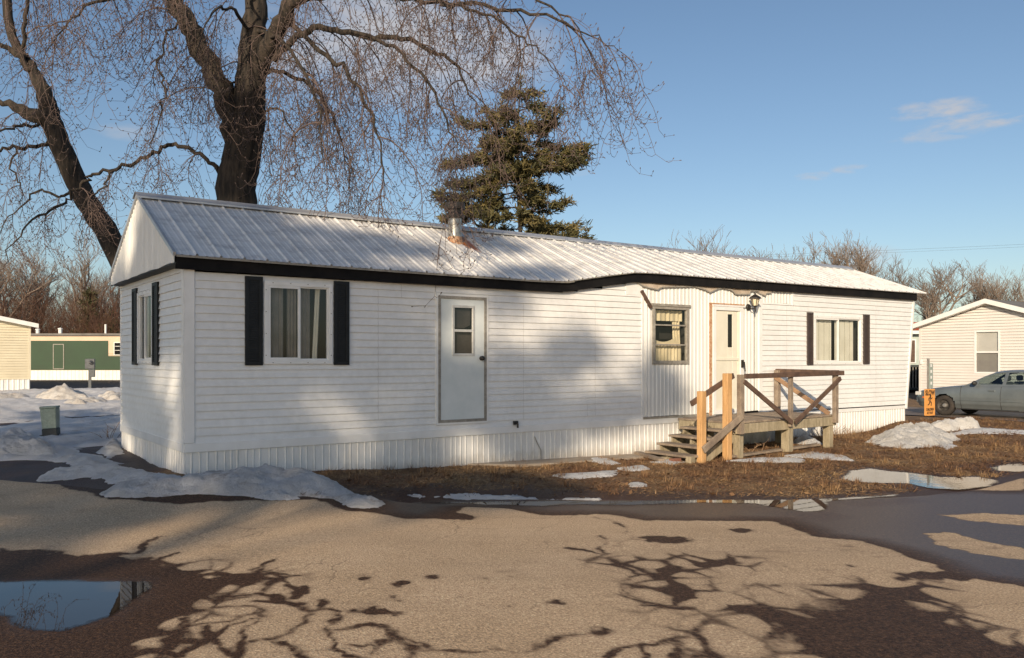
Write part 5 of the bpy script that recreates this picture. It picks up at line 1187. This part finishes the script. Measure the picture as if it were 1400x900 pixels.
# glimpse behind the gap at the right
DH = 46.0; hx = at(1205, 0, DH).x
gh = thing('mobile_home', 'pale green home with red roof glimpsed in the gap beside the beige home', 'mobile home', (hx, DH, 0)); z_ = lambda y: at(0, y, DH).z; x_ = lambda p: at(p, 0, DH).x - hx
b = MB(); b.box(0, 5, 0, 5, -.4, z_(453)); b.build('wall', M['palegreen'], gh); b = MB(); b.box(-.3, 5.3, -.4, 5.4, z_(452), z_(441)); b.build('roof', M['redroof'], gh); b = MB(); b.box(-.3, 5.3, -.42, -.05, z_(457), z_(452.5)); b.build('fascia', M['trim'], gh)
b = MB(); frame_rect(b, x_(1243), x_(1252), z_(497), z_(464), .06, -.05, -.01); w = b.build('window', M['trim'], gh); b = MB(); b.quad((x_(1243), -.02, z_(497)), (x_(1252), -.02, z_(497)), (x_(1252), -.02, z_(464)), (x_(1243), -.02, z_(464))); b.build('pane', M['wood_dark'], w)
DR_ = 43.0; b0 = at(1225, 0, DR_); pr_ = thing('porch_railing', 'dark porch with white balusters in the gap beside the beige home', 'railing', (b0.x, DR_, -.35))
z_ = lambda y: at(0, y, DR_).z + .35
b = MB(); b.box(0, 2.2, 0, .08, z_(502), z_(499)); b.box(0, 2.2, 0, .08, z_(533), z_(530)); b.build('rail', M['soffit'], pr_)
b = MB(); b.box(0, 2.2, .3, .4, 0, z_(500)); b.build('skirt_board', M['black'], pr_)
for i in range(14):
    b = MB(); b.box(.1 + i * .15, .14 + i * .15, .02, .06, z_(530), z_(502)); b.build('baluster', M['greymetal'], pr_)

# ------------------------------------------------------------------ the parked car (local x towards the tail, -y the side in view)
car = thing('parked_car', 'grey blue four door saloon car parked in front of the beige home', 'car', CARP + U * .86 + Vector((0, 0, tz(CARP.x, CARP.y) + .045)), SIDE_ROT)
m, nt, b = newmat('car_paint'); b.inputs['Base Color'].default_value = (.13, .165, .18, 1); b.inputs['Metallic'].default_value = .45; b.inputs['Roughness'].default_value = .32; b.inputs['Coat Weight'].default_value = .6
v = coords(nt); nt.links.new(ramp(nt, noise(nt, v, 3, 6), ((.3, (.17, .195, .205)), (.7, (.22, .245, .25)))), b.inputs['Base Color']); M['paint'] = m
M['rubber'] = pm('tyre_rubber', (.02, .018, .017), (.045, .035, .028), .85, 6); M['rim'] = pm('steel_wheel', (.10, .09, .08), (.05, .045, .04), .5, 9, metal=.4); M['hub'] = pm('hub_cap', (.5, .48, .45), (.35, .33, .3), .35, 9, metal=.6)
M['carseat'] = pm('car_seat', (.12, .12, .12), (.09, .09, .09), .9, 5); M['amber'] = pm('amber_lens', (.75, .18, .03), (.6, .12, .02), .2, 9); M['plast'] = pm('dark_plastic', (.025, .025, .026), (.035, .035, .035), .6, 9); M['lens'] = pm('headlamp_lens', (.6, .6, .58), (.5, .5, .48), .15, 9)
ip = lambda x, T: float(np.interp(x, [a for a, _ in T], [c for _, c in T]))
TOP = [(-1.0, .60), (-.96, .68), (-.85, .745), (-.5, .82), (0, .885), (.45, .935), (.75, .965), (3.0, 1.01), (3.4, 1.04), (3.85, 1.01), (3.97, .9), (4.0, .7)]
HW = [(-1.0, .55), (-.95, .66), (-.8, .77), (-.5, .84), (0, .87), (3.0, .87), (3.6, .82), (3.9, .72), (4.0, .6)]
BOT = [(-1.0, .36), (-.9, .27), (-.6, .22), (3.4, .22), (3.8, .3), (4.0, .4)]
sx = np.arange(-1.0, 4.001, .05); body = MB(); rings = []
for x in sx:
    zt_, w, zb = ip(x, TOP), ip(x, HW), ip(x, BOT)
    half = [(.90, zb), (.955, zb + .05), (.965, zb + .13), (.985, zb + .14), (1.0, zb + (zt_ - zb) * .5), (.995, zb + (zt_ - zb) * .68), (.975, zt_ - .10), (.945, zt_ - .04), (.88, zt_ - .005), (.7, zt_ + .012), (.4, zt_ + .028), (0, zt_ + .035)]
    hp = []
    for (y0, z0), (y1, z1) in zip(half, half[1:]):
        n = max(1, int(abs(z1 - z0) / .05)); hp += [(y0 + (y1 - y0) * k / n, z0 + (z1 - z0) * k / n) for k in range(n)]
    while len(hp) < 24: hp.insert(8, ((hp[7][0] + hp[8][0]) / 2, (hp[7][1] + hp[8][1]) / 2))
    hp = hp[:24] + [half[-1]] if len(hp) >= 24 else hp + [half[-1]]
    f = np.linspace(0, 1, 25); rings.append([(x, -w * a, c) for a, c in hp] + [(x, w * a, c) for a, c in hp[::-1][1:]])
nr = len(rings[0])
for r_ in rings: body.v += r_
for i in range(len(rings) - 1):
    for k in range(nr - 1):
        idx = (i * nr + k, i * nr + k + 1, (i + 1) * nr + k + 1, (i + 1) * nr + k); c = [sum(body.v[j][q] for j in idx) / 4 for q in range(3)]
        if abs(c[1]) > .6 and (math.hypot(c[0], c[2] - .30) < .375 or math.hypot(c[0] - 2.75, c[2] - .30) < .375): continue
        body.f.append(idx)
body.f.append(tuple(range(nr))); body.f.append(tuple((len(rings) - 1) * nr + k for k in range(nr))[::-1])
bo = body.build('body', M['paint'], car, smooth=True)
ROOF = [(.62, .96), (.8, 1.06), (1.1, 1.24), (1.4, 1.375), (1.7, 1.42), (2.1, 1.435), (2.5, 1.405), (2.8, 1.31), (3.05, 1.19), (3.35, 1.045)]
cab = MB(); sg = MB(); sg2 = MB(); ws = MB(); ws2 = MB(); xs_ = list(np.arange(.62, 3.36, .05))
rsg = MB(); rsg2 = MB()
def cring(x):
    zr, zb = ip(x, ROOF), ip(x, TOP) - .03; h_ = max(zr - zb, .01); wb = .80; wr = wb - .26 * h_ / .45
    L = [(wb, zb), (wb - .02, zb + min(.05, h_ * .3)), (wb - (wb - wr) * .5, zb + h_ * .5), (wr + .02, zb + h_ * .84), (wr - .02, zb + h_ * .93), (wr - .12, zr - .0), (wr * .5, zr + .015), (0, zr + .02)]
    return [(x, -a, c) for a, c in L] + [(x, a, c) for a, c in L[::-1][1:]]
for xa, xb in zip(xs_, xs_[1:]):
    ra_, rb_ = cring(xa), cring(xb); xm = (xa + xb) / 2; nn = len(ra_)
    for k in range(nn - 1):
        side = k in (1, 2) or k in (nn - 4, nn - 3) ; tgt = cab
        zrm = ip(xm, ROOF)
        if side and 1.0 < xm < 2.95 and not (1.70 < xm < 1.84) and zrm - .98 > .20: tgt = ([sg, sg2], [rsg, rsg2])[k > nn / 2][xm > 1.77]
        elif 4 < k < nn - 6 and (xm < 1.38 or xm > 2.6): tgt = ws if xm < 2 else ws2
        tgt.quad(ra_[k], rb_[k], rb_[k + 1], ra_[k + 1])
cab.build('roof', M['paint'], car, smooth=False)
M['carglass'] = glassmat('car_glass', .08, (.55, .62, .6))
for q_ in (sg, sg2, rsg, rsg2): q_.build('side_window', M['carglass'], car, fix=False)
ws.build('windshield', M['carglass'], car, fix=False); ws2.build('rear_window', M['carglass'], car, fix=False)
for wx in (0, 2.75):
    for sy in (-1, 1):
        t_ = MB(); c = (wx, sy * .76, .31); t_.lathe([(.19, -.095), (.27, -.11), (.312, -.08), (.315, 0), (.312, .08), (.27, .11), (.19, .095)], 28, c, 'y'); wh = t_.build('wheel', M['rubber'], car, smooth=True)
        r_ = MB(); s_ = sy
        r_.lathe([(.0, s_ * .05), (.06, s_ * .055), (.10, s_ * .035), (.16, s_ * .04), (.185, s_ * .075), (.2, s_ * .09), (.2, -s_ * .08)], 28, c, 'y')
        for k in range(8):
            a = k * math.pi / 4; r_.lathe([(0, s_ * .052), (.018, s_ * .05), (.02, s_ * .035)], 6, (wx + .125 * math.cos(a), c[1], .31 + .125 * math.sin(a)), 'y')
        rm = r_.build('rim', M['rim'], wh); hb = MB(); hb.lathe([(0, s_ * .085), (.05, s_ * .08), (.07, s_ * .05)], 14, c, 'y'); hb.build('hub_cap', M['hub'], wh)
    wl_ = MB(); wl_.lathe([(.38, -.84), (.38, .84)], 24, (wx, 0, .30), 'y'); wl_.v = [(x, y, max(z, .24)) for x, y, z in wl_.v]; wl_.build('wheel_well', M['plast'], car)
def strip(name, pts, w, mat, parent=None):
    mb = MB(); mb.tube([(x, -ip(x, HW) * f - .004, z) for x, z, f in pts], w, 4); mb.build(name, M[mat], parent or car)
for x0 in (.52, 1.70, 2.60): strip('door_seam', [(x0 + .03, .25, .96), (x0, .45, .99), (x0, .7, .995), (x0 + .02, .93, .96)], .007, 'plast')
strip('body_moulding', [(.43 + .19 * i, .50, 1.0) for i in range(11)], .014, 'paint'); strip('sill', [(.4 + .3 * i, .235, .93) for i in range(7)], .02, 'plast')
for x in (1.45, 2.45):
    hb = MB(); hb.box(x - .09, x + .09, -.885, -.85, .79, .83); hb.build('door_handle', M['paint'], car)
mi = MB(); mi.lathe([(0, -.09), (.05, -.07), (.075, 0), (.05, .07), (0, .09)], 10, (.98, -.93, 1.03), 'y'); mi.build('mirror', M['plast'], car, smooth=True)
am = MB(); am.box(-.72, -.52, -.835, -.79, .515, .565); am.v = [(x, y + (.045 if x < -.6 else 0), z) for x, y, z in am.v]; am.build('marker_lamp', M['amber'], car)
for sy in (-1, 1):
    hl_ = MB(); hl_.box(-.965, -.78, sy * .70 - .1, sy * .70 + .03, .60, .72); hl_.build('headlight', M['lens'], car, bevel=.02)
bp_ = MB(); bp_.box(-1.03, -.93, -.62, .62, .36, .56); bp_.build('bumper', M['paint'], car, bevel=.03)
for x in (1.35, 2.3):
    for y in (-.38, .38):
        s_ = MB(); s_.box(x + .25, x + .42, y - .24, y + .24, .5, 1.08); s_.box(x + .28, x + .40, y - .13, y + .13, 1.1, 1.27); s_.build('seat', M['carseat'], car, bevel=.04)
fl_ = MB(); fl_.box(.3, 3.2, -.76, .76, .40, .5); fl_.box(.62, .95, -.76, .76, .5, .96); fl_.build('cabin_floor', M['plast'], car)

# ------------------------------------------------------------------ sign, utility pedestal, meter, wires
M['orange'] = pm('orange_sign', (.80, .36, .09), (.72, .32, .08), .5, 5); M['ink'] = pm('black_ink', (.02, .015, .01), (.02, .015, .01), .6, 5); M['signgreen'] = pm('grey_green_sign', (.33, .38, .34), (.25, .3, .27), .5, 8); M['galv'] = pm('galvanised_post', (.45, .43, .40), (.3, .28, .26), .5, 9, metal=.4)
SD = 23.3; sp = at(1270, 500, SD); sp.z = tz(sp.x, sp.y)
sg_ = thing('road_sign', 'orange slow children sign on a thin post in the snow pile', 'sign', sp, HOME_ROT)
z_ = lambda y: at(0, y, SD).z - sp.z
b = MB(); b.box(-.02, .02, -.01, .02, -.1, z_(490)); b.box(-.07, -.045, 0, .02, z_(534), z_(490)); b.build('post', M['galv'], sg_)
SW, z0, z1 = .26, z_(568.5), z_(532)
b = MB(); b.box(-SW, SW, -.03, -.012, z0, z1); so_ = b.build('sign_panel', M['orange'], sg_, bevel=.004)
def text(body, x, z, size, parent, mat='ink', y=-.033, name='lettering', sx=1.0):
    cu = bpy.data.curves.new(name, 'FONT'); cu.body = body; cu.size = size; cu.align_x = 'CENTER'; cu.align_y = 'CENTER'; cu.extrude = .001; cu.offset = size * .035
    o = bpy.data.objects.new(name, cu); me = bpy.data.meshes.new_from_object(o); bpy.data.objects.remove(o)
    me.materials.append(M[mat]); o = bpy.data.objects.new(name, me); col.objects.link(o); o.parent = parent
    o.location = (x, y, z); o.rotation_euler = (R(90), 0, 0); o.scale = (sx, 1, 1); return o
text('SLOW', 0, z1 - .11, .19, so_, sx=.9); text('CHILDREN', 0, z0 + .17, .095, so_, sx=.85); text('AT PLAY', 0, z0 + .075, .095, so_, sx=.85)
zc = (z0 + z1) / 2 + .05; b = MB(); y = -.033
b.lathe([(0, -.003), (.035, -.003), (.035, .003), (0, .003)], 12, (.02, y, zc + .13), 'y')
for a, c, w_ in (((.01, zc + .10), (-.01, zc - .02), .05), ((-.01, zc - .02), (.07, zc - .06), .032), ((.07, zc - .06), (.05, zc - .15), .028), ((-.01, zc - .02), (-.04, zc - .09), .032), ((-.04, zc - .09), (-.11, zc - .12), .028), ((.01, zc + .09), (.08, zc + .04), .022), ((.08, zc + .04), (.11, zc + .09), .022), ((.01, zc + .09), (-.07, zc + .06), .022), ((-.07, zc + .06), (-.09, zc + .0), .022)):
    b.bar((a[0], y, a[1]), (c[0], y, c[1]), .004, w_, up=(0, 1, 0), roll=R(90))
b.build('running_figure', M['ink'], so_)
b = MB(); b.box(-.03, .16, -.028, -.014, z_(531), z_(497)); gs = b.build('upper_panel', M['signgreen'], sg_)
b = MB(); [b.box(.03, .10, -.031, -.0285, z_(526 - 8 * i), z_(522 - 8 * i)) for i in range(4)]; b.build('worn_mark', M['trim'], gs)
M['meter'] = pm('dark_grey_metal', (.10, .11, .12), (.07, .075, .08), .5, 9)
# utility pedestal
up_ = g(70.5, 600); pe = thing('utility_pedestal', 'squat pale green utility pedestal tilted in the snow left of the home', 'utility box', up_, .25); pe.rotation_euler = (0, R(-3), .25)
M['padgreen'] = pm('pale_green_metal', (.27, .33, .28), (.22, .27, .23), .5, 6, fine=30)
b = MB(); b.box(-.125, .125, -.12, .12, .2, .58); b.v = [(x * (1 + .12 * (z > .4)), y * (1 + .12 * (z > .4)), z) for x, y, z in b.v]; b.build('cover', M['padgreen'], pe, bevel=.012)
b = MB(); b.box(-.15, .15, -.145, .145, .58, .62); b.build('lid', M['padgreen'], pe, bevel=.012); b = MB(); b.box(-.13, .13, -.125, .125, -.1, .2); b.build('base', M['soffit'], pe, bevel=.01)
mp = at(123, 500, 40); mp.z = 0
me_ = thing('meter_post', 'grey electric meter post standing among the snow heaps', 'meter post', mp, .3)
b = MB(); b.box(-.06, .06, -.05, .05, -.1, 1.1); b.build('post', M['meter'], me_); b = MB(); b.box(-.2, .22, -.12, .08, 1.0, 1.48); bx_ = b.build('meter_box', M['meter'], me_, bevel=.02)
b = MB(); b.lathe([(0, -.22), (.09, -.2), (.1, -.12)], 16, (.06, 0, 1.3), 'y'); b.build('meter_dial', M['glass_dark'], bx_); b = MB(); b.box(.0, .22, -.1, .06, .62, .98); b.build('breaker_box', M['meter'], me_, bevel=.015)
for lab, ya, yb, xa, xb, dep, rr_ in (('lowest dark utility wire above the beige roof', 429, 432, 1180, 1700, 60, .016), ('middle pale wire just above the lowest utility wire', 414, 410, 1180, 1700, 60, .012), ('upper thin wire rising to the right over the bare trees', 349, 318, 1040, 1700, 85, .010), ('second thin wire close beneath the upper thin wire', 352, 322, 1040, 1700, 85, .009)):
    b = MB(); a = at(xa, ya, dep); c = at(xb, yb, dep); b.tube([a.lerp(c, i / 10) - Vector((0, 0, .5 * math.sin(math.pi * i / 10) * .3)) for i in range(11)], rr_, 4)
    o = b.build('utility_wire', M['soffit'], None, off=a); o.location = a; tag(o, lab, 'wire', 'utility wires on the right')
# ------------------------------------------------------------------ tall pines behind the camera, whose crowns shade the left half of the home
S = Vector((-.239, -.917, .3275)).normalized()
M['needle_back'] = needlemat('pine_needles', ((0, (.03, .04, .012)), (1, (.08, .08, .03))))
def back_pines():
    r = random.Random(17)
    fr = lambda px, py: wl(wt(px), 0, wz(px, py))
    def en(px, py): w_ = we(px); dep = O.y + .8165 * w_; return O - N * w_ + Vector((0, 0, H + (HY - py) / F * dep))
    def rf_(px, py):
        d = -.9
        for _ in range(25):
            t = wt(px, d); z = wz(px, py, d); d = -max(-.1, min(2.0, (z - eave_z(min(max(t, 0), 17))) * (RY + .13) / (RZ - eave_z(min(max(t, 0), 17))))) * .5 + d * .5
        return wl(t, d, z)
    gd = lambda px, py: g(px, py)
    def inpoly(p, x, y):
        c = False; n = len(p)
        for i in range(n):
            (ax, ay), (bx, by) = p[i], p[(i + 1) % n]
            if (ay > y) != (by > y) and x < (bx - ax) * (y - ay) / (by - ay) + ax: c = not c
        return c
    A = [ # surface, dark outline seen in the photograph, sunlit holes, clumps per square metre, clump reach
     (fr, [(254, 362), (484, 380), (484, 540), (436, 520), (415, 522), (390, 545), (380, 580), (376, 612), (254, 622)], [(300, 470, 330, 490)], 9.5),
     (fr, [(486, 382), (560, 386), (640, 393), (600, 400), (530, 404), (486, 420)], [], 6),
     (fr, [(488, 440), (560, 434), (600, 430), (602, 505), (640, 500), (662, 505), (664, 570), (660, 592), (600, 596), (560, 580), (520, 560), (488, 548)], [(520, 440, 560, 480)], 5.2),
     (fr, [(254, 612), (376, 612), (392, 640), (420, 600), (460, 606), (460, 650), (254, 660)], [(300, 620, 350, 640)], 9),
     (fr, [(540, 606), (596, 602), (608, 622), (605, 645), (535, 648)], [], 12),
     (fr, [(674, 500), (690, 488), (720, 492), (738, 515), (742, 560), (800, 560), (870, 545), (876, 572), (780, 585), (770, 610), (735, 625), (690, 622), (672, 580)], [], 11),
     (fr, [(752, 486), (775, 470), (812, 470), (815, 498), (790, 512), (757, 508)], [], 10),
     (fr, [(880, 520), (896, 500), (920, 506), (922, 560), (884, 572)], [], 12),
     (fr, [(676, 392), (708, 394), (712, 420), (690, 432), (676, 420)], [], 7),
     (en, [(165, 390), (247, 362), (249, 480), (232, 505), (208, 482), (190, 468), (168, 430)], [(214, 480, 249, 520)], 15),
     (en, [(166, 450), (185, 470), (192, 520), (214, 560), (236, 606), (205, 596), (167, 575)], [], 11),
     (en, [(196, 600), (222, 608), (226, 640), (200, 632)], [], 9),
     (lambda x, y: at(x, y, 12.2), [(152, 385), (184, 290), (234, 345), (234, 356)], [], 17),
     (rf_, [(188, 276), (330, 292), (392, 300), (372, 322), (350, 336), (470, 348), (505, 366), (440, 366), (236, 346)], [(200, 280, 240, 288)], 14),
     (rf_, [(400, 316), (480, 322), (566, 340), (602, 352), (560, 356), (470, 340), (400, 330)], [], 8),
     (rf_, [(640, 322), (700, 332), (716, 348), (660, 340)], [], 7), (rf_, [(690, 370), (780, 374), (772, 384), (700, 380)], [], 8),
     (gd, [(430, 652), (560, 650), (700, 648), (740, 656), (800, 676), (740, 690), (560, 700), (470, 668)], [], 5),
     (gd, [(165, 645), (255, 655), (430, 652), (470, 668), (520, 698), (430, 690), (300, 690), (190, 694)], [], 2.2),
     (gd, [(-60, 604), (60, 566), (165, 566), (165, 645), (190, 698), (60, 706), (-60, 706)], [(100, 590, 150, 612), (20, 575, 60, 590), (330, 655, 380, 670)], 4.8),
     (lambda x, y: at(x, y, 17.2), [(292, 278), (300, 190), (318, 150), (345, 140), (362, 160), (352, 278)], [], 9),
     (lambda x, y: at(x, y, 17.8), [(58, 130), (92, 150), (170, 352), (132, 352)], [], 8),
     (gd, [(-60, 738), (60, 714), (150, 702), (250, 695), (210, 708), (110, 724), (-60, 756)], [], 3.5)]
    cs = []
    for surf, poly, holes, dens in A:
        xs = [p[0] for p in poly]; ys = [p[1] for p in poly]; x0, x1, y0, y1 = min(xs), max(xs), min(ys), max(ys)
        pts = []; 
        for _ in range(1500):
            x, y = r.uniform(x0, x1), r.uniform(y0, y1)
            if inpoly(poly, x, y) and not any(h[0] < x < h[2] and h[1] < y < h[3] for h in holes): pts.append(surf(x, y))
        # thin out to an even spread in the plane across the sun
        keep = []; rad = .62 / math.sqrt(dens); ex = S.orthogonal().normalized(); ey = S.cross(ex)
        for p in pts:
            q = (p.dot(ex), p.dot(ey))
            if all((q[0] - k[0]) ** 2 + (q[1] - k[1]) ** 2 > rad * rad for k in keep): keep.append(q); cs.append(p)
    trunks = [(Vector((-17.0, -29.0, -.1)), 21.0), (Vector((-14.2, -34.5, -.1)), 22.5)]; roots = []
    for k, (b_, h_) in enumerate(trunks):
        roots.append(thing('pine_tree', ('tall pine with high crown standing behind the camera across the road, the nearer one', 'tall pine with high crown standing behind the camera across the road, the farther one')[k], 'tree', b_, 0, 'pines across the road'))
    groups = [[], []]
    for p in cs:
        s_ = r.uniform(42, 48); c = p + S * s_; groups[0 if s_ < 45 else 1].append(c)
    for k in (0, 1):
        b_, h_ = trunks[k]; tb = TB(); tb.tube([np.array([.1 * math.sin(z), 0, z]) for z in np.linspace(0, h_, 12)], np.linspace(.22, .04, 12), 9)
        for c in groups[k][::7]:
            e_ = np.array(c - b_); st = np.array([0, 0, min(h_ - .5, max(9, e_[2] - 1.2))]); mid = (st + e_) / 2 + np.array([0, 0, .3]); tb.tube([st, mid, e_], [.05, .035, .012], 5)
        tb.build('trunk', M['bark'], roots[k])
        V, tone = needles(r, [(np.array(c - b_), np.array([0, 0, .3])) for c in groups[k]], .36, 34, .17); quads('crown', V, tone, M['needle_back'], roots[k])
    print('pine clumps', len(cs))
back_pines()
# ------------------------------------------------------------------ camera, sun and sky
cam = bpy.data.cameras.new('camera'); co_ = bpy.data.objects.new('camera', cam); col.objects.link(co_); scene.camera = co_
co_.location = (0, 0, H); co_.rotation_euler = (R(90), 0, 0); cam.sensor_width = 36; cam.lens = 36 * F / 1400; cam.shift_y = (HY - 450) / 1400; cam.clip_end = 3000; cam.clip_start = .05
S = Vector((-.239, -.917, .3275)).normalized()
sl_ = bpy.data.lights.new('sun', 'SUN'); so = bpy.data.objects.new('sun', sl_); col.objects.link(so); so.rotation_euler = S.to_track_quat('Z', 'Y').to_euler(); so.location = (-8, -30, 20)
sl_.energy = 4.9; sl_.angle = R(.5); sl_.color = (1, .82, .60)
w = bpy.data.worlds.new('World'); scene.world = w; w.use_nodes = True; nt = w.node_tree; bg = nt.nodes['Background']
sky = nt.nodes.new('ShaderNodeTexSky'); sky.sky_type = 'NISHITA'; sky.sun_disc = False; sky.sun_elevation = math.asin(S.z); sky.sun_rotation = math.atan2(S.x, S.y); sky.altitude = 200; sky.air_density = 1.0; sky.dust_density = .9; sky.ozone_density = 2.2
bg.inputs['Strength'].default_value = .10
# thin white clouds
tc = nd(nt, 'ShaderNodeTexCoord'); V = tc.outputs['Generated']; acc = None
def cloud(px, py, wx, wy, amp, sc, thr):
    global acc
    d = Vector(((px - CX) / F, 1, (HY - py) / F)).normalized(); rx = Vector((d.y, -d.x, 0)).normalized(); rz = rx.cross(d)
    def dot(vv, s): n = nd(nt, 'ShaderNodeVectorMath', operation='DOT_PRODUCT'); nt.links.new(V, n.inputs[0]); n.inputs[1].default_value = vv; return math_(nt, 'DIVIDE', n.outputs['Value'], s)
    a = math_(nt, 'POWER', dot(rx, wx / F), 2.0); b2 = math_(nt, 'POWER', dot(rz, wy / F), 2.0); fr = math_(nt, 'GREATER_THAN', dot(d, 1), 0)
    e_ = math_(nt, 'MAXIMUM', math_(nt, 'SUBTRACT', 1, math_(nt, 'ADD', a, b2)), 0)
    mp = nd(nt, 'ShaderNodeMapping'); mp.inputs['Scale'].default_value = (1, 1, 3.2); nt.links.new(V, mp.inputs['Vector'])
    n = math_(nt, 'SUBTRACT', math_(nt, 'MULTIPLY', noise(nt, mp.outputs['Vector'], sc, 7, .6, .3), 2.0), thr)
    f_ = math_(nt, 'MULTIPLY', math_(nt, 'MULTIPLY', math_(nt, 'MINIMUM', math_(nt, 'MAXIMUM', math_(nt, 'MULTIPLY', math_(nt, 'ADD', n, math_(nt, 'MULTIPLY', e_, .5)), 1.5), 0), 1), math_(nt, 'MINIMUM', math_(nt, 'MULTIPLY', e_, 1.6), 1)), math_(nt, 'MULTIPLY', fr, amp))
    acc = f_ if acc is None else math_(nt, 'MAXIMUM', acc, f_)
cloud(1280, 150, 62, 15, .75, 30, 1.08); cloud(1335, 166, 70, 13, .65, 34, 1.08); cloud(1285, 183, 66, 11, .5, 34, 1.08); cloud(1112, 241, 26, 7, .6, 34, .98); cloud(1162, 231, 26, 7, .5, 34, .98); cloud(540, 60, 230, 90, .8, 7, .85); cloud(790, 236, 20, 7, .3, 30, .95); cloud(180, 182, 46, 12, .3, 22, .95); cloud(1180, 352, 60, 18, .4, 16, .9)
mx = nd(nt, 'ShaderNodeMix', data_type='RGBA'); nt.links.new(acc, mx.inputs[0]); nt.links.new(sky.outputs[0], mx.inputs[6]); mx.inputs[7].default_value = (5.2, 5.0, 5.0, 1); nt.links.new(mx.outputs[2], bg.inputs['Color'])
scene.view_settings.view_transform = 'Standard'; scene.view_settings.look = 'None'; scene.view_settings.gamma = 1; scene.view_settings.exposure = .17
scene.cycles.max_bounces = 6; scene.cycles.transparent_max_bounces = 12; scene.cycles.use_denoising = True
